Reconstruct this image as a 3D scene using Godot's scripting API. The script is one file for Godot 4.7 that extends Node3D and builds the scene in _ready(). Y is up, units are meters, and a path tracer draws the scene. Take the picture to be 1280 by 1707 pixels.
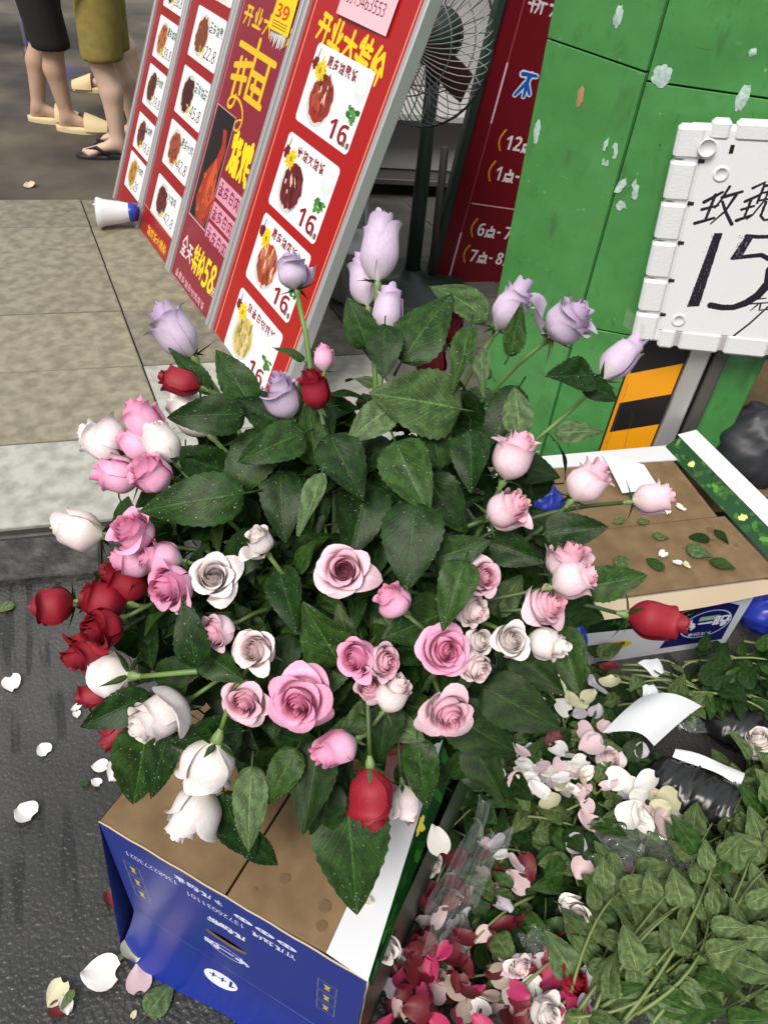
extends Node3D
# A street flower stall: roses in a bucket on a carton, menu boards and a shop front behind, cuttings and petals heaped beside.
# Units are metres, y is up; the photographer stands at the origin, CO is the lens.

const CO := Vector3(0, 1.5, 0)
const F := 1250.0
var cb := Basis()
var rng := RandomNumberGenerator.new()
var M := {}
var leaf_mesh := []
var dew_mesh := []
var petal_mesh := []
var stems := []          # every rose: {node, pts, z, x, y, w}
const U := Vector3(0.956, 0, -0.292)
const V := Vector3(0.292, 0, 0.956)

# ---------------------------------------------------------------- small helpers
func lin(r: float, g: float, b: float, a := 1.0) -> Color:
	var c := Color(r, g, b).linear_to_srgb()
	c.a = a
	return c

func ray(x: float, y: float) -> Vector3:
	return cb * Vector3((x - 640.0) / F, -(y - 853.5) / F, -1.0)

func at(x: float, y: float, z: float) -> Vector3:      # the point that lies z metres deep along a sight line
	return CO + ray(x, y) * z

func gp(x: float, y: float, h := 0.0) -> Vector3:       # where a sight line meets the level h
	var d := ray(x, y)
	return CO + d * ((h - CO.y) / d.y)

func rr(a: float, b: float) -> float:
	return rng.randf_range(a, b)

func rdir() -> Vector3:
	var v := Vector3(rr(-1, 1), rr(-1, 1), rr(-1, 1))
	return v.normalized() if v.length() > 0.05 else Vector3.UP

func stool() -> SurfaceTool:
	var st := SurfaceTool.new()
	st.begin(Mesh.PRIMITIVE_TRIANGLES)
	return st

func obj(called: String, m: Mesh, mt: Material, parent: Node, xf := Transform3D()) -> MeshInstance3D:
	var o := MeshInstance3D.new()
	o.name = called
	o.mesh = m
	if mt: o.material_override = mt
	o.transform = xf
	parent.add_child(o, true)
	return o

func tag(o: Node, label: String, category: String, group := "") -> void:
	o.set_meta("label", label)
	o.set_meta("category", category)
	if group: o.set_meta("group", group)

func thing(called: String, label: String, category: String, pos: Vector3, group := "") -> Node3D:
	var o := Node3D.new()
	o.name = called
	o.position = pos
	add_child(o, true)
	tag(o, label, category, group)
	return o

func struct(called: String, m: Mesh, mt: Material) -> MeshInstance3D:
	var o := obj(called, m, mt, self)
	o.set_meta("kind", "structure")
	return o

func done(st: SurfaceTool) -> ArrayMesh:
	st.generate_normals()
	return st.commit()

# ---------------------------------------------------------------- materials
func mat(key: String, c: Color, rough := 0.6, metal := 0.0) -> StandardMaterial3D:
	var m := StandardMaterial3D.new()
	m.resource_name = key
	m.albedo_color = c
	m.roughness = rough
	m.metallic = metal
	M[key] = m
	return m

func ntex(freq: float, seed_: int, c0: Color, c1: Color, size := 512, oct := 5, kind := FastNoiseLite.TYPE_SIMPLEX_SMOOTH, lo := 0.0, hi := 1.0, sx := 1) -> NoiseTexture2D:
	var n := FastNoiseLite.new()
	n.noise_type = kind
	n.frequency = freq
	n.seed = seed_
	n.fractal_octaves = oct
	var t := NoiseTexture2D.new()
	t.width = size / sx
	t.height = size
	t.seamless = true
	t.noise = n
	var g := Gradient.new()
	g.set_color(0, c0)
	g.set_color(1, c1)
	g.set_offset(0, lo)
	g.set_offset(1, hi)
	t.color_ramp = g
	return t

func tri(m: StandardMaterial3D, s: float, world := true) -> void:
	m.uv1_triplanar = true
	m.uv1_world_triplanar = world
	m.uv1_scale = Vector3(s, s, s)

func bump(m: StandardMaterial3D, t: Texture2D, cm: float) -> void:
	m.heightmap_enabled = true
	m.heightmap_texture = t
	m.heightmap_scale = cm

# ---------------------------------------------------------------- shapes
func quad(st: SurfaceTool, a: Vector3, b: Vector3, c: Vector3, d: Vector3, ua := Vector2(0, 0), ub := Vector2(1, 0), uc := Vector2(1, 1), ud := Vector2(0, 1)) -> void:
	# a, b, c, d clockwise seen from the front
	for p in [[a, ua], [b, ub], [c, uc], [a, ua], [c, uc], [d, ud]]:
		st.set_uv(p[1])
		st.add_vertex(p[0])

func bevel_prism(st: SurfaceTool, base: Array, y0: float, y1: float, bv: float) -> void:
	# base: Vector3 corners of a convex polygon seen from above, clockwise; top edges chamfered
	st.set_smooth_group(-1)
	var c := Vector3.ZERO
	for p in base: c += p
	c /= base.size()
	var low := []
	var mid := []
	var top := []
	for p: Vector3 in base:
		var q := Vector3(p.x, 0, p.z)
		low.append(q + Vector3(0, y0, 0))
		mid.append(q + Vector3(0, y1 - bv, 0))
		var inward := Vector3(c.x - p.x, 0, c.z - p.z)
		top.append(q + inward.normalized() * bv * 1.4 + Vector3(0, y1, 0))
	var n := base.size()
	for i in n:
		var j := (i + 1) % n
		quad(st, mid[i], low[i], low[j], mid[j])
		quad(st, top[i], mid[i], mid[j], top[j])
		if i > 0 and i < n - 1:
			for p in [top[0], top[i], top[i + 1]]:
				st.set_uv(Vector2(p.x, p.z))
				st.add_vertex(p)

func box(st: SurfaceTool, c: Vector3, s: Vector3, b := Basis(), bv := 0.004) -> void:
	# a box with chamfered edges
	st.set_smooth_group(-1)
	var h := s * 0.5
	bv = minf(bv, minf(h.x, minf(h.y, h.z)) * 0.45)
	var f := func(x: float, y: float, z: float, keep: int) -> Vector3:
		var p := Vector3(x * (h.x if keep == 0 else h.x - bv), y * (h.y if keep == 1 else h.y - bv), z * (h.z if keep == 2 else h.z - bv))
		return c + b * p
	var face := func(p: Array, n: Vector3) -> void:
		var a: Vector3 = p[0]
		var e: Vector3 = p[1]
		var g: Vector3 = p[2]
		var flip := (e - a).cross(g - a).dot(n) > 0
		for i in range(1, p.size() - 1):
			for k in ([0, i + 1, i] if flip else [0, i, i + 1]):
				st.set_uv(Vector2(0, 0))
				st.add_vertex(p[k])
	for sg: float in [-1.0, 1.0]:
		face.call([f.call(sg, -1, -1, 0), f.call(sg, 1, -1, 0), f.call(sg, 1, 1, 0), f.call(sg, -1, 1, 0)], b * Vector3(sg, 0, 0))
		face.call([f.call(-1, sg, -1, 1), f.call(1, sg, -1, 1), f.call(1, sg, 1, 1), f.call(-1, sg, 1, 1)], b * Vector3(0, sg, 0))
		face.call([f.call(-1, -1, sg, 2), f.call(1, -1, sg, 2), f.call(1, 1, sg, 2), f.call(-1, 1, sg, 2)], b * Vector3(0, 0, sg))
		for tg: float in [-1.0, 1.0]:
			face.call([f.call(sg, tg, -1, 0), f.call(sg, tg, 1, 0), f.call(sg, tg, 1, 1), f.call(sg, tg, -1, 1)], b * Vector3(sg, tg, 0))
			face.call([f.call(sg, -1, tg, 0), f.call(sg, 1, tg, 0), f.call(sg, 1, tg, 2), f.call(sg, -1, tg, 2)], b * Vector3(sg, 0, tg))
			face.call([f.call(-1, sg, tg, 1), f.call(1, sg, tg, 1), f.call(1, sg, tg, 2), f.call(-1, sg, tg, 2)], b * Vector3(0, sg, tg))
			for ug: float in [-1.0, 1.0]:
				face.call([f.call(sg, tg, ug, 0), f.call(sg, tg, ug, 1), f.call(sg, tg, ug, 2)], b * Vector3(sg, tg, ug))

func box_mesh(c: Vector3, s: Vector3, b := Basis(), bv := 0.004) -> ArrayMesh:
	var st := stool()
	box(st, c, s, b, bv)
	return done(st)

func tube(st: SurfaceTool, pts: Array, rad: Array, sides := 6, cap := true, squash := 1.0) -> void:
	st.set_smooth_group(0)
	var rings := []
	var ref := Vector3.UP
	for i in pts.size():
		var a: Vector3 = pts[maxi(i - 1, 0)]
		var b: Vector3 = pts[mini(i + 1, pts.size() - 1)]
		var d := (b - a).normalized()
		if i == 0: ref = Vector3.UP if absf(d.y) < 0.9 else Vector3.RIGHT
		var x := d.cross(ref).normalized()
		var y := x.cross(d).normalized()
		ref = y
		var ring := []
		var p: Vector3 = pts[i]
		var r: float = rad[mini(i, rad.size() - 1)]
		for k in sides:
			var t := TAU * k / sides
			ring.append(p + x * cos(t) * r + y * sin(t) * r * squash)
		rings.append(ring)
	for i in pts.size() - 1:
		for k in sides:
			var l := (k + 1) % sides
			quad(st, rings[i][k], rings[i][l], rings[i + 1][l], rings[i + 1][k], Vector2(float(k) / sides, i), Vector2((k + 1.0) / sides, i), Vector2((k + 1.0) / sides, i + 1), Vector2(float(k) / sides, i + 1))
	if cap:
		for e in [0, pts.size() - 1]:
			for k in sides:
				var l := (k + 1) % sides
				for p in ([rings[e][l], rings[e][k], pts[e]] if e == 0 else [rings[e][k], rings[e][l], pts[e]]):
					st.set_uv(Vector2(0.5, 0.5))
					st.add_vertex(p)

func tube_mesh(pts: Array, rad: Array, sides := 6) -> ArrayMesh:
	var st := stool()
	tube(st, pts, rad, sides)
	return done(st)

func lathe(st: SurfaceTool, prof: Array, n := 24, xf := Transform3D()) -> void:
	st.set_smooth_group(0)
	for i in prof.size() - 1:
		for k in n:
			var c := []
			for q in [[i, k], [i, k + 1], [i + 1, k + 1], [i + 1, k]]:
				var p: Vector2 = prof[q[0]]
				var t: float = TAU * q[1] / n
				c.append(xf * Vector3(p.x * cos(t), p.y, p.x * sin(t)))
			quad(st, c[0], c[1], c[2], c[3], Vector2(float(k) / n, i), Vector2((k + 1.0) / n, i), Vector2((k + 1.0) / n, i + 1), Vector2(float(k) / n, i + 1))

func sheet(st: SurfaceTool, nu: int, nv: int, f: Callable) -> void:    # f(u, v) -> Vector3
	st.set_smooth_group(0)
	for j in nv:
		for i in nu:
			var q := []
			for k in [[i, j], [i + 1, j], [i + 1, j + 1], [i, j + 1]]:
				q.append(Vector2(float(k[0]) / nu, float(k[1]) / nv))
			quad(st, f.call(q[0].x, q[0].y), f.call(q[1].x, q[1].y), f.call(q[2].x, q[2].y), f.call(q[3].x, q[3].y), q[0], q[1], q[2], q[3])

func bez(a: Vector3, b: Vector3, c: Vector3, d: Vector3, n: int) -> Array:
	var out := []
	for i in n + 1: out.append(a.bezier_interpolate(b, c, d, float(i) / n))
	return out

func aim(dir: Vector3, normal: Vector3, s: float, pos: Vector3) -> Transform3D:   # y along dir, z towards normal
	var y := dir.normalized()
	var x := y.cross(normal)
	if x.length() < 0.01: x = y.cross(Vector3(0.3, 0.5, 0.8))
	x = x.normalized()
	var z := x.cross(y)
	return Transform3D(Basis(x * s, y * s, z * s), pos)

# ---------------------------------------------------------------- print: polygons, strokes and lettering drawn into images
func canvas(w: int, h: int, c: Color) -> Image:
	var im := Image.create_empty(w, h, false, Image.FORMAT_RGBA8)
	im.fill(c)
	return im

func tex(im: Image) -> ImageTexture:
	return ImageTexture.create_from_image(im)

func fill(im: Image, pts: Array, c: Color) -> void:
	var lo := 1e9
	var hi := -1e9
	for p: Vector2 in pts:
		lo = minf(lo, p.y)
		hi = maxf(hi, p.y)
	for y in range(maxi(0, int(floor(lo))), mini(im.get_height() - 1, int(ceil(hi))) + 1):
		var yy := y + 0.5
		var xs := []
		for i in pts.size():
			var a: Vector2 = pts[i]
			var b: Vector2 = pts[(i + 1) % pts.size()]
			if (a.y <= yy) != (b.y <= yy): xs.append(a.x + (b.x - a.x) * (yy - a.y) / (b.y - a.y))
		xs.sort()
		for k in range(0, xs.size() - 1, 2):
			var x0 := maxi(0, int(round(xs[k])))
			var x1 := mini(im.get_width(), int(round(xs[k + 1])))
			if x1 > x0: im.fill_rect(Rect2i(x0, y, x1 - x0, 1), c)

func disc(im: Image, o: Vector2, r: Vector2, c: Color, wob := 0.0, turn := 0.0) -> void:
	var p := []
	for k in 28:
		var t := TAU * k / 28
		p.append(o + (Vector2(cos(t) * r.x, sin(t) * r.y) * (1.0 + rr(-wob, wob))).rotated(turn))
	fill(im, p, c)

func stroke(im: Image, pts: Array, w0: float, w1: float, c: Color) -> void:
	for i in pts.size() - 1:
		var a: Vector2 = pts[i]
		var b: Vector2 = pts[i + 1]
		var n := (b - a).orthogonal().normalized()
		var wa := lerpf(w0, w1, float(i) / (pts.size() - 1)) * 0.5
		var wb := lerpf(w0, w1, float(i + 1) / (pts.size() - 1)) * 0.5
		fill(im, [a + n * wa, b + n * wb, b - n * wb, a - n * wa], c)
		if wa > 1.2: disc(im, a, Vector2(wa, wa), c)
		if wb > 1.2: disc(im, b, Vector2(wb, wb), c)

const HAN := {
	"开": "2282 0595 323619 7279", "业": "3138 6168 1326 8476 0898", "大": "0494 515419 5499", "特": "3039 1343 2112 0647 5292 7074 4494 4696 868979 5768",
	"价": "301429 2329 613446 6196 5648 7579", "脆": "212618 214149 2343 2545 6152 618173 4393 534619 6484 848767 656999", "皮": "2282 222618 5155 2585 857719 4588",
	"烧": "313619 3649 1214 4334 4383 627594 8263 5696 666849 76799997", "鸭": "1151551511 1353 3139 7162 62828474 62666696 99887867", "饭": "2113 133324 343847 8152 525649 558577 7759 6699",
	"叉": "1383 836519 3499 4556", "肉": "1219 12828979 515437 4466 525638 5678", "白": "5131 2228 228288 2585 2888", "切": "0443 222746 5393 93898979 635949", "鸡": "1243 423619 1349 7162 62828474 62666696 99887867",
	"玫": "0242 0545 0848 2228 6144 5393 836549 5599", "瑰": "0242 0545 0848 2228 7162 52569692 5292 5494 7256 665749 76799998", "元": "2282 1494 444619 64689896", "不": "1292 6245 4509 5359 5588",
	"点": "5154 5383 24848727 2724 2819 3849 5869 7899", "全": "5014 5094 2575 2777 1999 5559", "天": "2282 1595 525619 5699", "炭": "5154 12148482 1595 351549 5659 3646", "香": "6131 1494 515549 5499 2676 26 2979 7679 2629 2878",
	"豉": "1242 2126 2656 1848 4145 6393 7175 8559 6699", "订": "1122 24343847 4292 727969", "瓜": "8122 222619 525857 6279 5798", "热": "1343 3137 2747 5383 637559 83868898 1819 3839 5859 7899", "线": "311424 243417 0747 5393 5595 627699 8177 9279",
	"第": "2112 1343 6152 5393 2484 848525 2557 5559 59", "一": "1595", "甜": "2112 1343 3135 0555 1519 5919 5559 6393 7379 9399 7696 7999", "新": "3132 1242 1424 0444 0646 2529 9152 525749 5595 7579", "只": "22268682 2262 2686 3619 6699", "品": "32628636 5459"
}

func glyph(im: Image, ch: String, o: Vector2, ex: Vector2, ey: Vector2, w: float, c: Color) -> void:
	# o: top left corner; ex, ey: the sides of the character's square
	var s: String = HAN.get(ch, "1191 1999 1519 5159 1595 2877")
	for part in s.split(" "):
		var pts := []
		for k in range(0, part.length() - 1, 2):
			pts.append(o + ex * (int(part[k]) / 10.0 + 0.04) + ey * (int(part[k + 1]) / 10.0 + 0.04))
		if pts.size() > 1: stroke(im, pts, w * 1.1, w * 0.8, c)

func han(im: Image, text: String, o: Vector2, ex: Vector2, ey: Vector2, w: float, c: Color, gap := 1.0) -> void:
	for k in text.length(): glyph(im, text[k], o + ex * gap * k, ex, ey, w, c)

func latin(im: Image, text: String, o: Vector2, ex: Vector2, ey: Vector2, c: Color, bold := 0.0) -> void:
	# o: start of the base line; ex, ey: one em to the right and one em up
	var t := TextMesh.new()
	var f := SystemFont.new()
	f.font_names = PackedStringArray(["Droid Sans"])
	f.font_weight = 700 if bold > 0 else 400
	t.font = f
	t.font_size = 64
	t.pixel_size = 1.0 / 64
	t.depth = 0.0
	t.text = text
	t.horizontal_alignment = HORIZONTAL_ALIGNMENT_LEFT
	t.vertical_alignment = VERTICAL_ALIGNMENT_CENTER
	var a := t.get_mesh_arrays()
	var vs: PackedVector3Array = a[Mesh.ARRAY_VERTEX]
	var ix: PackedInt32Array = a[Mesh.ARRAY_INDEX]
	var lo := 1e9
	for v in vs: lo = minf(lo, v.y)
	for k in range(0, ix.size() - 2, 3):
		var p := []
		for j in 3:
			var v := vs[ix[k + j]]
			p.append(o + ex * v.x + ey * (v.y - lo))
		fill(im, p, c)

func rrect(im: Image, a: Vector2, b: Vector2, r: float, c: Color) -> void:
	var p := []
	for q in [[b.x - r, b.y - r, 0.0], [a.x + r, b.y - r, 0.25], [a.x + r, a.y + r, 0.5], [b.x - r, a.y + r, 0.75]]:
		for k in 6: p.append(Vector2(q[0], q[1]) + Vector2.from_angle(TAU * (q[2] + 0.25 * k / 5)) * r)
	fill(im, p, c)

func print_mat(key: String, im: Image, rough := 0.4) -> StandardMaterial3D:
	var m := mat(key, Color.WHITE, rough)
	m.albedo_texture = tex(im)
	m.texture_repeat = false
	return m

# ---------------------------------------------------------------- leaves, petals, roses
func petal_picture() -> Image:
	# fine veins running from the foot of a petal to its rim, a few bruises
	var n := FastNoiseLite.new()
	n.seed = 17
	n.frequency = 0.02
	var im := Image.create_empty(192, 192, false, Image.FORMAT_RGBA8)
	for y in 192:
		for x in 192:
			var v := y / 192.0
			var g := 0.955 + 0.050 * n.get_noise_2d(x * 9.0 * (1.3 - 0.5 * v), y * 0.55) + 0.035 * n.get_noise_2d(x * 2.0 + 400, y * 2.0)
			var b := clampf(n.get_noise_2d(x * 1.4 + 90, y * 1.4 + 700) - 0.42, 0, 1) * smoothstep(0.6, 1.0, v)
			im.set_pixel(x, y, Color(clampf(g - b * 0.2, 0, 1), clampf(g - 0.012 - b * 0.45, 0, 1), clampf(g - 0.008 - b * 0.5, 0, 1)))
	return im

func leaf_picture(seed_: int) -> Image:
	# blade colour and veins: grey values that multiply the leaf's own green
	rng.seed = seed_
	var w := 192
	var h := 384
	var n := FastNoiseLite.new()
	n.seed = seed_
	n.frequency = 0.012
	n.fractal_octaves = 4
	var im := Image.create_empty(w, h, false, Image.FORMAT_RGBA8)
	for y in h:
		for x in w:
			var u := absf(x * 2.0 / w - 1.0)
			var v := 1.0 - float(y) / h
			var g := 0.66 + 0.24 * n.get_noise_2d(x * 1.5, y)
			var q := (v - u * 0.42 - 0.05 * sin(u * 3.0)) * 9.0
			var side := absf(q - round(q)) * (0.9 + 0.4 * u)
			g += 0.21 * clampf(1.0 - side * 8.0, 0, 1) * (1.0 - u * 0.7)
			g -= 0.05 * clampf(1.0 - absf(side - 0.17) * 7.0, 0, 1)
			var q2 := (v + u * 1.3) * 34.0 + 2.0 * n.get_noise_2d(x * 3.0, y * 3.0)
			g += 0.025 * clampf(1.0 - absf(q2 - round(q2)) * 4.0, 0, 1)
			g += 0.40 * clampf(1.0 - u * 22.0, 0, 1)
			g -= 0.1 * n.get_noise_2d(x * 6.0 + 900, y * 6.0)
			im.set_pixel(x, y, Color(clampf(g * 0.97, 0, 1), clampf(g, 0, 1), clampf(g * 0.9, 0, 1)))
	return im

func make_leaf(wf: float, fold: float, bend: float, seed_: int) -> ArrayMesh:
	# one rose leaflet: base at the origin, tip at y = 1, upper side towards +z, toothed rim, short stalk
	rng.seed = seed_
	var nv := 22
	var cols := [-1.0, -0.62, -0.25, 0.0, 0.25, 0.62, 1.0]
	var ph := rr(0, 6)
	var tw := rr(-0.25, 0.25)
	var f := func(i: int, j: int) -> Vector3:
		var v := float(j) / nv
		var u: float = cols[i]
		var half := wf * 0.5 * pow(sin(PI * pow(v, 0.72)), 0.78) * (1.0 - 0.18 * v) if v > 0.0 and v < 1.0 else 0.004
		if absf(u) > 0.99 and j > 1 and j < nv: half *= 1.03 if j % 2 == 0 else 0.97
		var x := u * half
		var z := absf(x) * fold - bend * v * v + 0.026 * sin(v * 8.0 + ph + u * 1.7) * absf(u) + x * tw * v
		z -= 0.10 * u * u * wf * (1.0 - v)
		return Vector3(x * (1.0 - 0.12 * fold), v - absf(x) * 0.12 + 0.02 * sin(ph + v * 3.0), z)
	var st := stool()
	st.set_smooth_group(0)
	for j in nv:
		for i in 6:
			var uv := func(a: int, b: int) -> Vector2: return Vector2(cols[a] * 0.5 + 0.5, 1.0 - float(b) / nv)
			quad(st, f.call(i, j), f.call(i, j + 1), f.call(i + 1, j + 1), f.call(i + 1, j), uv.call(i, j), uv.call(i, j + 1), uv.call(i + 1, j + 1), uv.call(i + 1, j))
	tube(st, [Vector3(0, -0.16, -0.03), Vector3(0, -0.05, 0.0), Vector3(0, 0.06, -0.006)], [0.014, 0.013, 0.010], 5)
	return done(st)

func bead(st: SurfaceTool, p: Vector3, n: Vector3, r: float) -> void:
	# one water drop sitting on a surface
	st.set_smooth_group(0)
	var x := n.cross(Vector3(0.31, 0.77, 0.55)).normalized()
	var y := n.cross(x)
	var top := p + n * r * 0.75
	for k in 5:
		var a := TAU * k / 5
		var b := TAU * (k + 1) / 5
		var a0 := p + (x * cos(a) + y * sin(a)) * r
		var b0 := p + (x * cos(b) + y * sin(b)) * r
		var a1 := p + (x * cos(a) + y * sin(a)) * r * 0.75 + n * r * 0.5
		var b1 := p + (x * cos(b) + y * sin(b)) * r * 0.75 + n * r * 0.5
		quad(st, a0, a1, b1, b0)
		for q in [a1, top, b1]: st.add_vertex(q)

func make_dew(leaf: ArrayMesh, count: int, seed_: int) -> ArrayMesh:
	rng.seed = seed_
	var a := leaf.surface_get_arrays(0)
	var vs: PackedVector3Array = a[Mesh.ARRAY_VERTEX]
	var st := stool()
	for k in count:
		var t := rng.randi_range(0, 22 * 12 - 1) * 3
		var p0 := vs[t]
		var p1 := vs[t + 1]
		var p2 := vs[t + 2]
		var n := (p2 - p0).cross(p1 - p0).normalized()
		if n.z < 0: n = -n
		var s := sqrt(rr(0, 1))
		var q := p0.lerp(p1, s).lerp(p0.lerp(p2, s), rr(0, 1))
		bead(st, q, n, rr(0.004, 0.0095) * (1.7 if rr(0, 1) < 0.08 else 1.0))
	return done(st)

func add_leaf(parent: Node3D, base: Vector3, dir: Vector3, normal: Vector3, length: float, kind: int, m: Material, dew := false, flat := false) -> void:
	if rr(0, 1) < 0.35 and not flat: kind = kind % 7 + 7
	var fit := aim(dir, normal, length, base - parent.position)
	fit.basis.x *= rr(0.84, 1.12)
	var o := obj("leaf", leaf_mesh[kind], m, parent, fit)
	if dew:
		var d := obj("water_drops", dew_mesh[kind], M.dew, o)
		d.set_meta("kind", "stuff")

const TINT := {     # colours of a petal from the heart of the bloom to its outside, and at its foot
	"pink": [[0.91, 0.54, 0.56], [0.91, 0.47, 0.60], [0.91, 0.70, 0.77], [0.89, 0.82, 0.76]],
	"rosy": [[0.90, 0.42, 0.55], [0.91, 0.34, 0.55], [0.91, 0.48, 0.68], [0.90, 0.78, 0.78]],
	"blush": [[0.93, 0.70, 0.70], [0.92, 0.74, 0.74], [0.90, 0.80, 0.79], [0.87, 0.82, 0.72]],
	"white": [[0.95, 0.88, 0.83], [0.92, 0.85, 0.81], [0.90, 0.85, 0.83], [0.87, 0.86, 0.75]],
	"lavender": [[0.52, 0.38, 0.60], [0.59, 0.46, 0.66], [0.67, 0.56, 0.72], [0.79, 0.73, 0.75]],
	"red": [[0.15, 0.001, 0.006], [0.22, 0.002, 0.011], [0.31, 0.005, 0.022], [0.29, 0.008, 0.02]],
}

func tint(kind: String, t: float, v: float) -> Color:
	var p: Array = TINT[kind]
	var a := Vector3(p[0][0], p[0][1], p[0][2])
	var b := Vector3(p[1][0], p[1][1], p[1][2])
	var c := Vector3(p[2][0], p[2][1], p[2][2])
	var d := Vector3(p[3][0], p[3][1], p[3][2])
	var q := a.lerp(b, clampf(t * 2.2, 0, 1)).lerp(c, clampf((t - 0.4) * 1.8, 0, 1))
	q = d.lerp(q, smoothstep(0.02, 0.42, v))
	if kind == "pink" or kind == "rosy": q = q.lerp(b, 0.45 * smoothstep(0.72, 1.0, v) * (1.0 - t * 0.6))
	if kind == "lavender": q = q.lerp(Vector3(0.55, 0.41, 0.64), 0.5 * smoothstep(0.86, 1.0, v))
	if kind == "blush": q = q.lerp(b, 0.3 * smoothstep(0.8, 1.0, v))
	return Color(q.x, q.y, q.z)

func bloom_height(o: float) -> float:
	return lerpf(2.62, 1.72, clampf(o * 1.2, 0, 1))

func petal_grid(st: SurfaceTool, o: float, t: float, phi: float, kind: String, lean: float, nu: int, nv: int, dots: Array) -> void:
	# one petal of a bloom of unit radius; o: how far the bloom has opened, t: 0 heart .. 1 outside
	var rmax := 0.08 + 0.92 * pow(t, lerpf(0.78, 1.12, o))
	var hb := bloom_height(o)
	var hh := hb * lerpf(lerpf(1.0, 0.96, o), 1.0, minf(1.0, t * 1.5)) * (1.0 - lerpf(0.10, 0.34, o) * smoothstep(0.45, 1.0, t))
	hh *= rr(0.90, 1.06) if t > 0.5 else rr(0.96, 1.04)
	var top := lerpf(0.50, 0.80, t) + o * lerpf(0.20, 0.50, t)
	top *= lerpf(0.3, 1.0, minf(1.0, t / 0.16))
	var curl := (0.10 + 0.55 * o) * smoothstep(0.2, 1.0, t) * rr(0.6, 1.3)
	var wide := lerpf(1.75, 1.18, t) * rr(0.92, 1.08)
	var wav := rr(0, 6)
	var amp := 0.014 + 0.045 * t
	var dent := rr(-0.35, 0.35)
	var pts := []
	for j in nv + 1:
		var row := []
		for i in nu + 1:
			var u := i * 2.0 / nu - 1.0
			var v := float(j) / nv
			var rim := 1.0 - 0.30 * pow(absf(u), 2.8) + amp * 0.9 * sin(u * 3.4 + wav) + 0.030 * exp(-pow((u - dent) * 4.0, 2.0))
			var w := v * rim
			var g := 0.0
			if w < 0.45: g = lerpf(0.13, 1.0, pow(sin(w / 0.45 * PI * 0.5), 0.85))
			else: g = lerpf(1.0, top, smoothstep(0.45, 1.0, w))
			var r := rmax * g
			var y := hh * w
			if w > 0.74:
				var s := (w - 0.74) / 0.26
				var k := curl * rmax * s * s * (1.15 - 0.55 * absf(u))
				r += k
				y -= k * 0.75
			r *= 1.0 + 0.115 * u + amp * 0.9 * v * v * sin(u * 4.0 + wav * 2.0)
			var L := lean * (1.0 - 0.15 * absf(u))
			var r2 := r * cos(L) + y * sin(L)
			var y2 := y * cos(L) - r * sin(L) * 0.6
			var a := phi + u * wide * lerpf(0.62, 1.0, sin(minf(v / 0.55, 1.0) * PI * 0.5)) * (1.0 - 0.35 * sin(L))
			row.append(Vector3(cos(a) * r2, y2, sin(a) * r2))
		pts.append(row)
	st.set_smooth_group(0)
	for j in nv:
		for i in nu:
			for q in [[i, j], [i, j + 1], [i + 1, j + 1], [i, j], [i + 1, j + 1], [i + 1, j]]:
				st.set_color(tint(kind, t, float(q[1]) / nv))
				st.set_uv(Vector2(float(q[0]) / nu, float(q[1]) / nv))
				st.add_vertex(pts[q[1]][q[0]])
	if t > 0.72:
		for k in 9:
			var i := rng.randi_range(1, nu - 2)
			var j := rng.randi_range(1, nv - 2)
			var p: Vector3 = pts[j][i]
			var n := (pts[j][i + 1] as Vector3 - p).cross(pts[j + 1][i] as Vector3 - p).normalized()
			if n.dot(Vector3(p.x, 0.2, p.z)) < 0: n = -n
			dots.append([p.lerp(pts[j + 1][i + 1], rr(0, 1)), n])

func bloom(parent: Node3D, pos: Vector3, axis: Vector3, radius: float, o: float, kind: String, spin: float, flap: float, squat := 1.0) -> void:
	# flap: how far one outer petal has fallen open (0 = none)
	var x := axis.cross(Vector3(0.2, 0.35, 0.9)).normalized()
	var b := Basis(x, axis, x.cross(axis)) * Basis(Vector3.UP, spin)
	var xf := Transform3D(b.scaled_local(Vector3(radius, radius * squat, radius)), pos - parent.position)
	var n := int(lerpf(16, 32, o))
	var inner := int(n * 0.45)
	var st := stool()
	var dots := []
	for i in inner: petal_grid(st, o, float(i) / (n - 1), i * 2.39996, kind, 0.0, 9, 6, dots)
	var m: Material = M["petal_red"] if kind == "red" else M["petal_fresh"]
	var heart := obj("bloom", done(st), m, parent, xf)
	for i in range(inner, n):
		st = stool()
		var t := float(i) / (n - 1)
		var lean := 0.0
		if o > 0.4: lean = (o - 0.4) * 1.1 * smoothstep(0.62, 1.0, t) * rr(0.6, 1.2)
		if i == n - 1: lean += flap
		petal_grid(st, o, t, i * 2.39996 if i < n - 1 or flap == 0.0 else 0.0, kind, lean, 12, 10, dots)
		obj("petal", done(st), m, heart)
	st = stool()
	for d in dots: bead(st, d[0], d[1], rr(0.010, 0.024))
	obj("water_drops", done(st), M.dew, heart).set_meta("kind", "stuff")

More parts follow.
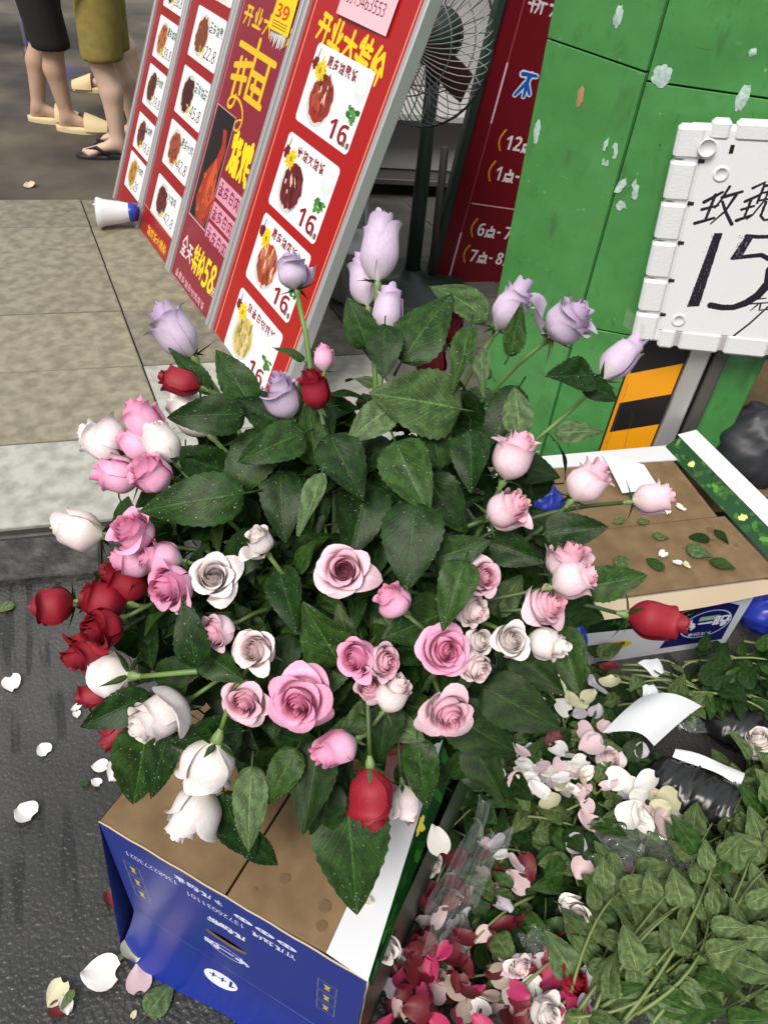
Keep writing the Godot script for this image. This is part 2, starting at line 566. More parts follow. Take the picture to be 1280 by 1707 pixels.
func calyx(parent: Node3D, pos: Vector3, axis: Vector3, radius: float, o: float) -> void:
	var x := axis.cross(Vector3(0.25, 0.3, 0.92)).normalized()
	var xf := Transform3D(Basis(x, axis, x.cross(axis)).scaled_local(Vector3.ONE * radius), pos - parent.position)
	var st := stool()
	lathe(st, [Vector2(0.11, -0.55), Vector2(0.13, -0.42), Vector2(0.20, -0.26), Vector2(0.23, -0.10), Vector2(0.20, 0.05)], 10)
	var cup := obj("calyx", done(st), M.stem_pale, parent, xf)
	for k in 5:
		var a := TAU * k / 5 + rr(-0.2, 0.2)
		var up := rr(-0.6, 0.55) if o < 0.45 else rr(-0.8, 0.4)
		var ln := rr(0.9, 1.5)
		st = stool()
		sheet(st, 4, 6, func(u: float, v: float) -> Vector3:
			var w := 0.21 * (1.0 - v) * (0.5 + 1.6 * v if v < 0.3 else 1.0)
			var r := 0.24 + ln * v * (1.0 - 0.35 * absf(up))
			var y := -0.03 + ln * (up * v * (0.6 + 0.4 * v)) + absf(u * 2 - 1) * 0.1 * (1 - v)
			return Vector3(r * cos(a) - (u * 2 - 1) * w * sin(a), y, r * sin(a) + (u * 2 - 1) * w * cos(a)))
		obj("sepal", done(st), M.leaf_pale if k % 2 else M.leaf_fresh, cup)

func view_dir(ang: float, tilt: float) -> Vector3:
	# a direction given by its slant across and towards the photographer
	var a := deg_to_rad(ang)
	var t := deg_to_rad(tilt)
	return ((cb.x * cos(a) + cb.y * sin(a)) * cos(t) + cb.z * sin(t)).normalized()

func bouquet_depth(x: float, y: float) -> float:
	var d := Vector2((x - 600) / 575.0, (y - 935) / (600.0 if y < 935 else 560.0)).length_squared()
	return 0.955 - 0.19 * sqrt(maxf(0.0, 1.0 - d))

const MOUTH := Vector3(-0.015, 0.63, -0.60)

func rose(kind: String, x: float, y: float, w: float, ang: float, tilt: float, o: float, label: String, flap := 0.0, dz := 0.0, squat := 1.0) -> Node3D:
	var z := bouquet_depth(x, y) + dz
	var c := at(x, y, z)
	var axis := view_dir(ang, tilt)
	var wide := lerpf(0.97, 1.76, clampf((o - 0.12) * 1.6, 0, 1))
	var radius := w * z / F * 0.5 / wide * 1.04
	if kind == "lavender": radius *= 0.92
	var hb := bloom_height(o) * radius * squat
	if o < 0.32 and squat == 1.0: squat = 1.38 if kind == "lavender" else (1.24 if kind == "red" else 1.08)
	hb = bloom_height(o) * radius * squat
	var base := c - axis * hb * 0.52
	var t := thing("rose", label, "rose", base, "cut roses standing in the bucket")
	var start := MOUTH + Vector3(rr(-0.09, 0.09), 0, rr(-0.09, 0.09))
	var len := start.distance_to(base)
	var low := base - axis * radius * 0.55
	var pts := bez(start, start + Vector3((base.x - start.x) * 0.2, 0.12 + 0.2 * len, (base.z - start.z) * 0.2), low - axis * len * 0.35 + Vector3(0, 0.02, 0), low, 12)
	pts.push_front(Vector3(start.x * 0.6 + MOUTH.x * 0.4, 0.50, start.z * 0.6 + MOUTH.z * 0.4))
	var local := []
	for p: Vector3 in pts: local.append(p - base)
	var thick := rr(0.0026, 0.0034)
	obj("stem", tube_mesh(local, [thick * 1.15, thick * 1.1, thick, thick, thick, thick, thick, thick, thick, thick, thick, thick, thick * 0.9, thick * 0.9], 7), M.stem_fresh if kind == "lavender" or kind == "white" else M.stem, t)
	calyx(t, base, axis, radius, o)
	bloom(t, base, axis, radius, o, kind, rr(0, TAU), flap, squat)
	stems.append({"node": t, "pts": pts, "x": x, "y": y, "w": w, "z": z})
	return t

func seen(p: Vector3) -> Vector3:     # across, down and depth as the photographer sees a point
	var q := cb.inverse() * (p - CO)
	return Vector3(640.0 - F * q.x / q.z, 853.5 + F * q.y / q.z, -q.z)

func stem_leaves() -> void:
	# two or three leaves at a time along every stem, kept off the open faces of the blooms
	for s in stems:
		var pts: Array = s.pts
		var side := rr(0, TAU)
		for k in [3, 4, 5, 6, 7, 7, 8, 8, 9, 9, 10, 11]:
			if rr(0, 1) < 0.08: continue
			side += 2.4
			var p: Vector3 = pts[k]
			var d := (pts[k + 1] as Vector3 - pts[k - 1] as Vector3).normalized()
			var x := d.cross(Vector3.UP if absf(d.y) < 0.9 else Vector3.RIGHT).normalized()
			var out := x * cos(side) + x.cross(d) * sin(side)
			var dir := (out + d * rr(0.1, 0.7) + Vector3(0, rr(-0.35, 0.2), 0)).normalized()
			var length := rr(0.042, 0.070)
			var base := p + dir * 0.012
			var mid := seen(base + dir * length * 0.55)
			var clear := true
			for q in stems:
				if Vector2(mid.x - q.x, mid.y - q.y).length() < q.w * 0.5 + 34.0 and mid.z < q.z + 0.03: clear = false
			if mid.y < 560.0 and rr(0, 1) < 0.75: clear = false
			if mid.z < bouquet_depth(mid.x, mid.y) - 0.02: clear = false
			if not clear: continue
			var n := (Vector3(0, 0.7, 0) + d * 0.6 + (p - MOUTH).normalized() * 0.5 + rdir() * 0.45).normalized()
			var r := rr(0, 1)
			var m: Material = M.leaf_dark if r < 0.26 else M.leaf_mid if r < 0.52 else (M.leaf_fresh if r < 0.86 else M.leaf_pale)
			add_leaf(s.node, base, dir, n, length, rng.randi_range(0, 6), m, k > 7 and r < 0.5)

func face_leaf(x: float, y: float, px: float, ang: float, tilt: float, roll: float, kind: int, tone: String, dz := 0.0, dew := true) -> void:
	# a leaf seen full: x, y is its middle; it belongs to the nearest rose
	var z := bouquet_depth(x, y) - 0.005 + dz
	var c := at(x, y, z)
	var dir := view_dir(ang, tilt)
	var length := px * z / F / cos(deg_to_rad(tilt))
	var n := (cb.z * cos(deg_to_rad(tilt)) - view_dir(ang, 0) * sin(deg_to_rad(tilt))).rotated(dir, deg_to_rad(roll))
	var best: Dictionary = stems[0]
	var near := 1e9
	for s in stems:
		var d: float = (s.pts[10] as Vector3).distance_to(c - dir * length * 0.6)
		if d < near:
			near = d
			best = s
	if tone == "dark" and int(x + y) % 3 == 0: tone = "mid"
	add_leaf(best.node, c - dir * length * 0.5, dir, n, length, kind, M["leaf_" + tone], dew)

func fallen_petal(pos: Vector3, s: float, m: Material, label: String, group: String, turn := -1.0, tilt := 0.35, kind := -1) -> void:
	var o := obj("fallen_petal", petal_mesh[kind if kind >= 0 else rng.randi_range(0, petal_mesh.size() - 1)], m, self)
	var a := rr(0, TAU) if turn < 0 else turn
	var b := Basis(Vector3.UP, a) * Basis(Vector3.RIGHT, rr(-tilt, tilt)) * Basis(Vector3.BACK, rr(-tilt, tilt))
	o.transform = Transform3D(b.scaled_local(Vector3.ONE * s), pos)
	tag(o, label, "petal", group)

func make_petal(wide: float, cup: float, seed_: int) -> ArrayMesh:
	# a loose petal lying hollow side up, about one unit across
	rng.seed = seed_
	var ph := rr(0, 6)
	var st := stool()
	var f := func(u: float, v: float) -> Vector3:
		var a := u * 2.0 - 1.0
		var w := wide * 0.5 * pow(sin(PI * (0.07 + 0.86 * pow(v, 0.8))), 0.6)
		var x := a * w
		var y := v - 0.5 - 0.12 * a * a
		return Vector3(x, cup * (x * x * 1.6 + y * y * 0.9) + 0.05 * sin(a * 4.0 + ph) * v + 0.07 * smoothstep(0.8, 1.0, v) * sin(a * 3 + ph), -y)
	sheet(st, 7, 7, f)
	return done(st)

# ---------------------------------------------------------------- menu boards
const BA := Vector3(-1.261, 0.0, -3.32)
const BD := Vector3(0.5446, 0, 0.8387)
const BU := Vector3(0.3006, 0.9336, -0.1952)
const BN := Vector3(-0.783, 0.358, 0.508)
const PX := 800.0        # print resolution, dots per metre

func bpt(s: float, h: float, n := 0.0) -> Vector3:
	return BA + BD * s + BU * h + BN * n

func board(called: String, label: String, s0: float, s1: float, h0: float, h1: float, im: Image, depth: float) -> Node3D:
	var t := thing(called, label, "menu board", bpt((s0 + s1) * 0.5, h0), "menu boards leaning in a row before the shop")
	var o := t.position
	var b := Basis(BD, BU, BN)
	var st := stool()
	quad(st, bpt(s0, h1) - o, bpt(s1, h1) - o, bpt(s1, h0) - o, bpt(s0, h0) - o)
	obj("printed_panel", done(st), print_mat(called + "_print", im, 0.28), t)
	obj("backing", box_mesh(bpt((s0 + s1) * 0.5, (h0 + h1) * 0.5, -0.006 - depth * 0.4) - o, Vector3(s1 - s0 - 0.01, h1 - h0 - 0.01, depth * 0.8), b), M.board_back, t)
	for e in [[s0, 0.5], [s1, -0.5]]:
		obj("frame_bar", box_mesh(bpt(e[0] + e[1] * 0.022, (h0 + h1) * 0.5, -depth * 0.5 + 0.008) - o, Vector3(0.022, h1 - h0, depth + 0.012), b, 0.003), M.alu, t)
	for h in [h0 + 0.01, h1 - 0.01]:
		obj("frame_bar", box_mesh(bpt((s0 + s1) * 0.5, h, -depth * 0.5 + 0.006) - o, Vector3(s1 - s0 - 0.046, 0.02, depth + 0.008), b, 0.003), M.alu, t)
	var foot := bpt((s0 + s1) * 0.5, h0, 0)
	for e: float in [s0 + 0.12, s1 - 0.30]:
		var a := bpt(e, h1 * 0.75, -depth) - o
		var g := bpt(e, h1 * 0.75, -depth)
		g = Vector3(g.x + 0.10, 0.04, g.z - 0.07) - o
		obj("back_leg", tube_mesh([a, g], [0.011], 6), M.alu, t)
	return t

func menu_price(im: Image, a: Vector2, b: Vector2, price: String, meat: Color, meat2: Color, title: String) -> void:
	# one white tile with a leaf-shaped photograph, a title and a price
	var w := b.x - a.x
	var h := b.y - a.y
	rrect(im, a - Vector2(2, 2), b + Vector2(2, 2), 9, Color(0.62, 0.12, 0.14))
	rrect(im, a, b, 8, Color(0.93, 0.94, 0.95))
	var m := a + Vector2(w * 0.33, h * 0.5)
	disc(im, m, Vector2(w * 0.22, h * 0.42), Color(0.82, 0.80, 0.78), 0.03, 0.5)
	disc(im, m, Vector2(w * 0.19, h * 0.36), meat, 0.12, 0.5)
	for k in 26:
		disc(im, m + Vector2(rr(-0.14, 0.14) * w, rr(-0.25, 0.25) * h), Vector2(rr(3, 9), rr(2, 6)), meat.lerp(meat2, rr(0, 1)).darkened(rr(0, 0.3)), 0.3, rr(0, 3))
	for k in 9:
		disc(im, a + Vector2(w * rr(0.36, 0.52), h * rr(0.68, 0.92)), Vector2(rr(3, 7), rr(3, 6)), Color(0.93, 0.80, 0.12).lerp(Color(0.5, 0.62, 0.12), rr(0, 0.8)), 0.3)
	han(im, title, a + Vector2(w * 0.52, h * 0.14), Vector2(w * 0.11, 0), Vector2(0, h * 0.22), 3.0, Color(0.16, 0.30, 0.26), 1.02)
	latin(im, price, a + Vector2(w * 0.52, h * 0.86), Vector2(w * 0.20, 0), Vector2(w * 0.03, -h * 0.34), Color(0.30, 0.16, 0.22))

func price_board(s0: float, s1: float, h1: float, foods: Array, gold: bool) -> Image:
	var im := canvas(int((s1 - s0) * PX), int((h1 - 0.0) * PX), Color(0.60, 0.12, 0.13))
	var y := func(h: float) -> float: return (h1 - h) * PX
	var wd := im.get_width()
	for e in [3, wd - 5]: im.fill_rect(Rect2i(e, 0, 2, im.get_height()), Color(0.80, 0.42, 0.40))
	for f in foods:
		menu_price(im, Vector2(wd * 0.22, y.call(f[0])), Vector2(wd * 0.88, y.call(f[1])), f[2], f[3], f[4], f[5])
	if gold:
		for g in [[0.02, 0.2, 0.9, 0.205], [0.02, 0.02, 0.025, 0.2], [0.9, 0.02, 0.905, 0.2], [0.02, 0.02, 0.9, 0.028]]:
			im.fill_rect(Rect2i(int(g[0] * wd), int(y.call(g[3] * 0.75)), maxi(3, int((g[2] - g[0]) * wd)), maxi(3, int((g[3] - g[1]) * PX * 0.7))), Color(0.78, 0.58, 0.16))
		han(im, "烧鸡饭大特价", Vector2(wd * 0.26, y.call(0.105)), Vector2(34, 0), Vector2(0, 36), 5, Color(0.90, 0.70, 0.15), 1.05)
		han(im, "大特价", Vector2(wd * 0.36, y.call(1.10)), Vector2(54, 0), Vector2(-8, 64), 8, Color(0.94, 0.76, 0.16), 1.05)
	return im

func meal(im: Image, a: Vector2, b: Vector2, title: String, meat: Color, meat2: Color) -> void:
	# a white menu card: title, flowers, roast meat, onion, greens and the price 16
	var w := b.x - a.x
	var h := b.y - a.y
	rrect(im, a, b, 14, Color(0.93, 0.945, 0.96))
	han(im, title, a + Vector2(w * 0.24, h * 0.07), Vector2(w * 0.098, 0), Vector2(0, h * 0.15), 4.0, Color(0.52, 0.13, 0.16), 1.08)
	var m := a + Vector2(w * 0.33, h * 0.60)
	disc(im, m + Vector2(-2, 4), Vector2(w * 0.22, h * 0.33), Color(0.80, 0.81, 0.80), 0.02)
	disc(im, m, Vector2(w * 0.195, h * 0.29), meat, 0.07)
	for k in 46:
		var q := Vector2.from_angle(rr(0, TAU)) * sqrt(rr(0, 1))
		disc(im, m + Vector2(q.x * w * 0.16, q.y * h * 0.25), Vector2(rr(3, 8), rr(8, 24)), meat.lerp(meat2, rr(0, 1)).darkened(rr(0.0, 0.45)), 0.3, rr(-0.8, 0.4))
	for k in 7:
		var q := Vector2.from_angle(rr(0, TAU)) * sqrt(rr(0, 1))
		disc(im, m + Vector2(q.x * w * 0.15, q.y * h * 0.24), Vector2(rr(2, 4), rr(5, 14)), Color(0.93, 0.80, 0.72), 0.3, rr(-0.8, 0.4))
	disc(im, a + Vector2(w * 0.06, h * 0.25), Vector2(w * 0.055, h * 0.085), Color(0.42, 0.07, 0.09), 0.2)
	stroke(im, [a + Vector2(w * 0.06, h * 0.25), a + Vector2(w * 0.08, h * 0.06)], 7, 3, Color(0.45, 0.06, 0.08))
	for k in 12:
		disc(im, a + Vector2(w * 0.17, h * 0.30) + Vector2.from_angle(TAU * k / 12) * rr(8, 22), Vector2(12, 5), Color(0.95, 0.82, 0.10).darkened(rr(0, 0.12)), 0.2, TAU * k / 12)
	disc(im, a + Vector2(w * 0.17, h * 0.30), Vector2(7, 7), Color(0.72, 0.52, 0.05))
	disc(im, a + Vector2(w * 0.885, h * 0.25), Vector2(w * 0.10, h * 0.15), Color(0.86, 0.87, 0.87))
	disc(im, a + Vector2(w * 0.875, h * 0.22), Vector2(w * 0.07, h * 0.09), Color(0.96, 0.96, 0.96))
	for k in 16: disc(im, a + Vector2(w * rr(0.80, 0.96), h * rr(0.49, 0.64)), Vector2(rr(6, 14), rr(4, 7)), Color(0.10, 0.33, 0.12).lerp(Color(0.35, 0.60, 0.25), rr(0, 1)), 0.25, rr(-0.5, 0.5))
	latin(im, "16", a + Vector2(w * 0.58, h * 0.94), Vector2(w * 0.31, 0), Vector2(0, -h * 0.34), Color(0.55, 0.08, 0.11), 1)
	latin(im, "元/份", a + Vector2(w * 0.87, h * 0.94), Vector2(w * 0.06, 0), Vector2(0, -h * 0.08), Color(0.45, 0.35, 0.36))

func build_boards() -> void:
	var brown := Color(0.50, 0.24, 0.13)
	var dark := Color(0.28, 0.12, 0.10)
	var im := price_board(-0.42, -0.035, 1.42, [[1.27, 1.09, "19.8", brown, dark, "烧鸭只"], [1.06, 0.90, "28.8", dark, brown, "叉烧肉"], [0.865, 0.70, "39.8", Color(0.72, 0.42, 0.22), brown, "脆皮烧肉"], [0.67, 0.503, "19.8", Color(0.35, 0.16, 0.12), Color(0.6, 0.3, 0.2), "白切鸡"], [0.464, 0.31, "18.8", Color(0.42, 0.2, 0.18), dark, "香烧鸭"], [0.29, 0.127, "29", Color(0.75, 0.55, 0.2), brown, "白切鸡"]], false)
	board("menu_board", "narrow red price board with small leaf-shaped food photos, beside the white megaphone", -0.42, -0.035, 0.0, 1.42, im, 0.03)
	im = price_board(-0.030, 0.445, 1.42, [[1.20, 1.02, "26.8", brown, dark, "香烧肉"], [0.977, 0.797, "22.8", brown, Color(0.7, 0.42, 0.25), "黑皮烧鸭"], [0.76, 0.58, "45.8", dark, Color(0.5, 0.15, 0.12), "豆豉烧鹅"], [0.55, 0.37, "42.8", Color(0.62, 0.30, 0.20), brown, "脆皮大鸡"], [0.322, 0.15, "42.8", Color(0.35, 0.13, 0.12), Color(0.55, 0.25, 0.22), "叉烧肉"]], true)
	board("menu_board", "red price board of four white tiles with a gold lined lower edge", -0.030, 0.445, 0.0, 1.42, im, 0.03)
	# maroon board: gold emblem, a roast duck on black, large yellow characters
	var s0 := 0.452
	var s1 := 0.952
	var h1 := 1.42
	im = canvas(int((s1 - s0) * PX), int(h1 * PX), Color(0.53, 0.14, 0.20))
	var P := func(s: float, h: float) -> Vector2: return Vector2((s - s0) * PX, (h1 - h) * PX)
	var gold := Color(0.88, 0.74, 0.12)
	var yel := Color(0.95, 0.85, 0.10)
	var o := Vector2.ZERO
	for e in [0.487, 0.905]: im.fill_rect(Rect2i(int((e - s0) * PX), 260, 4, 330), Color(0.80, 0.50, 0.50))
	o = P.call(0.515, 1.075)
	han(im, "开业大特价", o, Vector2(62, 0), Vector2(0, 62), 8, gold, 1.12)
	for q in [[0.02, 0.16, 0.33, 0.16], [0.17, 0.10, 0.17, 0.20], [0.02, 0.09, 0.15, 0.12], [0.06, 0.12, 0.06, 0.0], [0.10, 0.12, 0.12, 0.02], [0.02, 0.05, 0.14, 0.07], [0.17, 0.10, 0.29, 0.10], [0.29, 0.16, 0.29, 0.02], [0.17, 0.13, 0.17, 0.02], [0.17, 0.02, 0.31, 0.02], [0.20, 0.06, 0.27, 0.06], [0.22, 0.10, 0.22, 0.03]]:
		stroke(im, [P.call(0.53 + q[0], 0.78 + q[1]), P.call(0.53 + q[2], 0.78 + q[3])], 17, 17, gold)
	var curl := []
	for k in 30: curl.append(P.call(0.575 + 0.05 * cos(k * 0.36) + k * 0.006, 0.785 - 0.034 * sin(k * 0.36) - k * 0.0030))
	stroke(im, curl, 11, 5, gold)
	# the photograph of the duck
	im.fill_rect(Rect2i(Vector2i(P.call(0.490, 0.722)), Vector2i(152, 338)), Color(0.80, 0.62, 0.66))
	im.fill_rect(Rect2i(Vector2i(P.call(0.495, 0.718)), Vector2i(145, 330)), Color(0.13, 0.10, 0.10))
	fill(im, [P.call(0.60, 0.66), P.call(0.635, 0.665), P.call(0.665, 0.60), P.call(0.655, 0.50), P.call(0.68, 0.42), P.call(0.66, 0.31), P.call(0.56, 0.31), P.call(0.52, 0.38), P.call(0.54, 0.48), P.call(0.61, 0.56), P.call(0.625, 0.61)], Color(0.66, 0.20, 0.13))
	fill(im, [P.call(0.61, 0.56), P.call(0.655, 0.50), P.call(0.67, 0.42), P.call(0.62, 0.36), P.call(0.58, 0.46)], Color(0.80, 0.34, 0.18))
	for k in 50: disc(im, P.call(rr(0.53, 0.66), rr(0.32, 0.50)), Vector2(rr(2, 7), rr(4, 14)), Color(0.72, 0.22, 0.14).lerp(Color(0.85, 0.48, 0.25), rr(0, 1)).darkened(rr(0, 0.4)), 0.3)
	o = P.call(0.700, 0.705)
	han(im, "烧鸡", o, Vector2(76, 0), Vector2(4, 128), 17, yel, 1.05)
	for r in [[0.515, 0.44], [0.425, 0.36], [0.345, 0.29]]:
		rrect(im, P.call(0.690, r[0]), P.call(0.905, r[1]), 3, Color(0.84, 0.60, 0.68))
		o = P.call(0.695, r[0] - 0.006)
		han(im, "香皮白肉", o, Vector2(40, 0), Vector2(0, 44), 4.5, Color(0.55, 0.12, 0.24), 1.04)
	o = P.call(0.500, 0.225)
	han(im, "全天", o, Vector2(52, 0), Vector2(0, 66), 8, Color(0.90, 0.82, 0.84), 1.0)
	o = P.call(0.635, 0.238)
	han(im, "特价", o, Vector2(52, 0), Vector2(0, 86), 9, yel, 1.0)
	latin(im, "58", P.call(0.765, 0.125), Vector2(88, 0), Vector2(0, -122), yel, 1)
	o = P.call(0.875, 0.175)
	han(im, "元只", o, Vector2(26, 0), Vector2(0, 38), 4, Color(0.88, 0.78, 0.80), 1.0)
	for r in [[0.51, 0.085], [0.51, 0.045]]:
		o = P.call(r[0], r[1])
		han(im, "香脆皮烧白切鸡肉饭", o, Vector2(28, 0), Vector2(0, 26), 3.5, Color(0.82, 0.62, 0.68), 1.1)
	board("menu_board", "maroon board with a gold emblem, a hanging roast duck and yellow 58", s0, s1, 0.0, h1, im, 0.03)
	# bright red board with four meal cards
	s0 = 0.962
	s1 = 1.600
	im = canvas(int((s1 - s0) * PX), int(h1 * PX), Color(0.66, 0.085, 0.075))
	P = func(s: float, h: float) -> Vector2: return Vector2((s - s0) * PX, (h1 - h) * PX)
	for e in [1.005, 1.545]: im.fill_rect(Rect2i(int((e - s0) * PX), 0, 4, im.get_height()), Color(0.93, 0.62, 0.50))
	o = P.call(1.066, 1.160)
	han(im, "开业大特价", o, Vector2(66, 6), Vector2(-4, 74), 11, Color(0.98, 0.80, 0.08), 1.06)
	meal(im, P.call(1.098, 1.064), P.call(1.460, 0.840), "脆皮烧鸭饭", Color(0.62, 0.16, 0.10), Color(0.78, 0.36, 0.24))
	meal(im, P.call(1.093, 0.802), P.call(1.456, 0.570), "炭烧叉烧饭", Color(0.40, 0.10, 0.12), Color(0.62, 0.22, 0.24))
	meal(im, P.call(1.096, 0.540), P.call(1.466, 0.310), "脆皮烧肉饭", Color(0.70, 0.24, 0.12), Color(0.88, 0.62, 0.48))
	meal(im, P.call(1.096, 0.270), P.call(1.466, 0.040), "豉香白切鸡饭", Color(0.82, 0.72, 0.35), Color(0.92, 0.84, 0.55))
	board("menu_board", "bright red board with white cards of roast meals priced 16", s0, s1, 0.0, h1, im, 0.030)
	# paper slips stuck on the boards
	im = canvas(256, 96, Color(0.92, 0.72, 0.76))
	latin(im, "15915463553", Vector2(14, 60), Vector2(34, 0), Vector2(0, -46), Color(0.35, 0.12, 0.2))
	var st := stool()
	var c := bpt(1.31, 1.185, 0.012)
	sheet(st, 8, 3, func(u: float, v: float) -> Vector3: return bpt(1.165 + 0.29 * u, 1.245 - 0.095 * v, 0.010 + 0.004 * sin(u * 5.0)) - c)
	var n := thing("paper_slip", "pink paper slip with a phone number stuck on the bright red board", "paper", c)
	obj("slip", done(st), print_mat("pink_slip", im, 0.8), n)
	im = canvas(128, 160, Color(0.93, 0.78, 0.08))
	latin(im, "39", Vector2(22, 104), Vector2(74, 0), Vector2(0, -80), Color(0.80, 0.22, 0.08), 1)
	for k in 3: im.fill_rect(Rect2i(16, 118 + k * 12, 92, 4), Color(0.55, 0.25, 0.05))
	st = stool()
	c = bpt(0.84, 1.08, 0.012)
	sheet(st, 5, 5, func(u: float, v: float) -> Vector3: return bpt(0.765 + 0.135 * u, 1.14 - 0.11 * v, 0.010 + 0.005 * sin(u * 4.0 + v)) - c)
	n = thing("price_sticker", "torn yellow sticker reading 39 at the top of the maroon board", "sticker", c)
	obj("sticker", done(st), print_mat("yellow_slip", im, 0.5), n)
	st = stool()
	for k in 9:
		var a := 0.77 + 0.013 * k
		quad(st, bpt(a, 1.032, 0.004) - c, bpt(a + 0.011, 1.032, 0.004) - c, bpt(a + 0.008, 1.0 + rr(-0.02, 0.016), 0.004) - c, bpt(a + 0.002, 1.0 + rr(-0.02, 0.016), 0.004) - c)
	obj("torn_paper", done(st), M.paper, n)

# ---------------------------------------------------------------- people, cut down to what stands in view: legs, shorts, shirt hem, one hand
func field_mesh(st: SurfaceTool, bones: Array, cell: float, blend: float, cut_low := -9.0, cut_high := 9.0) -> void:
	# bones: [from, to, radius, radius]; smooth union of tapered capsules, meshed by surface nets
	var lo := Vector3.ONE * 9.0
	var hi := -lo
	for b in bones:
		for e in [[b[0], b[2]], [b[1], b[3]]]:
			lo = lo.min(e[0] - Vector3.ONE * (e[1] + cell * 3))
			hi = hi.max(e[0] + Vector3.ONE * (e[1] + cell * 3))
	var n := Vector3i(((hi - lo) / cell).ceil()) + Vector3i.ONE
	var fd := PackedFloat32Array()
	fd.resize(n.x * n.y * n.z)
	fd.fill(0.2)
	for b in bones:
		var a: Vector3 = b[0]
		var e: Vector3 = b[1]
		var ra: float = b[2]
		var rb: float = b[3]
		var pad := Vector3.ONE * (maxf(ra, rb) + blend + cell * 2)
		var i0 := Vector3i(((a.min(e) - pad - lo) / cell).floor()).clamp(Vector3i.ZERO, n - Vector3i.ONE)
		var i1 := Vector3i(((a.max(e) + pad - lo) / cell).ceil()).clamp(Vector3i.ZERO, n - Vector3i.ONE)
		var ab := e - a
		var l2 := maxf(ab.length_squared(), 1e-8)
		for z in range(i0.z, i1.z + 1):
			for y in range(i0.y, i1.y + 1):
				var at_ := (z * n.y + y) * n.x
				for x in range(i0.x, i1.x + 1):
					var p := lo + Vector3(x, y, z) * cell
					var t := clampf((p - a).dot(ab) / l2, 0.0, 1.0)
					var d := p.distance_to(a + ab * t) - lerpf(ra, rb, t)
					var old := fd[at_ + x]
					var h := clampf(0.5 + 0.5 * (old - d) / blend, 0.0, 1.0)
					fd[at_ + x] = lerpf(old, d, h) - blend * h * (1.0 - h)
	if cut_low > -8.0 or cut_high < 8.0:
		for z in n.z:
			for y in n.y:
				var py := lo.y + y * cell
				for x in n.x:
					var k := (z * n.y + y) * n.x + x
					fd[k] = maxf(fd[k], maxf(cut_low - py, py - cut_high))
	var ids := {}
	var step := [1, n.x, n.x * n.y]
	var corner := []
	for k in 8: corner.append(Vector3i(k & 1, (k >> 1) & 1, (k >> 2) & 1))
	for z in n.z - 1:
		for y in n.y - 1:
			for x in n.x - 1:
				var base := (z * n.y + y) * n.x + x
				var neg := 0
				for k in 8:
					if fd[base + (k & 1) + ((k >> 1) & 1) * step[1] + ((k >> 2) & 1) * step[2]] < 0.0: neg += 1
				if neg == 0 or neg == 8: continue
				var sum := Vector3.ZERO
				var cnt := 0
				for k in 8:
					for ax in 3:
						if (k >> ax) & 1: continue
						var f0 := fd[base + (k & 1) + ((k >> 1) & 1) * step[1] + ((k >> 2) & 1) * step[2]]
						var k2 := k | (1 << ax)
						var f1 := fd[base + (k2 & 1) + ((k2 >> 1) & 1) * step[1] + ((k2 >> 2) & 1) * step[2]]
						if (f0 < 0.0) != (f1 < 0.0):
							var v := Vector3(corner[k])
							v[ax] += f0 / (f0 - f1)
							sum += v
							cnt += 1
				ids[base] = lo + (Vector3(x, y, z) + sum / cnt) * cell
	st.set_smooth_group(0)
	for base: int in ids:
		for ax in 3:
			var f0 := fd[base]
			var nb: int = base + step[ax]
			if nb >= fd.size(): continue
			var f1 := fd[nb]
			if (f0 < 0.0) == (f1 < 0.0): continue
			var p: int = step[(ax + 1) % 3]
			var q: int = step[(ax + 2) % 3]
			if not (ids.has(base - p) and ids.has(base - q) and ids.has(base - p - q)): continue
			if f0 < 0.0: quad(st, ids[base], ids[base - q], ids[base - p - q], ids[base - p])
			else: quad(st, ids[base], ids[base - p], ids[base - p - q], ids[base - q])

func hand_bones(w: Vector3, d: Vector3, side: Vector3) -> Array:
	# a relaxed hand: palm, four unequal bent fingers, a thumb leaving the side of the palm
	var b := []
	var nrm := d.cross(side).normalized()
	for k in 4:
		var o := side * (0.027 - 0.018 * k)
		b.append([w + o * 0.7, w + d * 0.085 + o, 0.013, 0.011])
		var l: float = [0.068, 0.078, 0.072, 0.055][k]
		var k1 := w + d * 0.085 + o
		var k2 := k1 + (d + nrm * 0.35).normalized() * l * 0.5
		var k3 := k2 + (d + nrm * 0.9).normalized() * l * 0.32
		var k4 := k3 + (d + nrm * 1.5).normalized() * l * 0.26
		b.append([k1, k2, 0.0095, 0.009])
		b.append([k2, k3, 0.009, 0.0082])
		b.append([k3, k4, 0.0082, 0.0072])
	var t0 := w + d * 0.02 + side * 0.03
	var t1 := t0 + (d * 0.7 + side * 0.7 + nrm * 0.3).normalized() * 0.042
	b.append([t0, t1, 0.0125, 0.0105])
	b.append([t1, t1 + (d + side * 0.2 + nrm * 0.5).normalized() * 0.03, 0.0105, 0.0085])
	return b

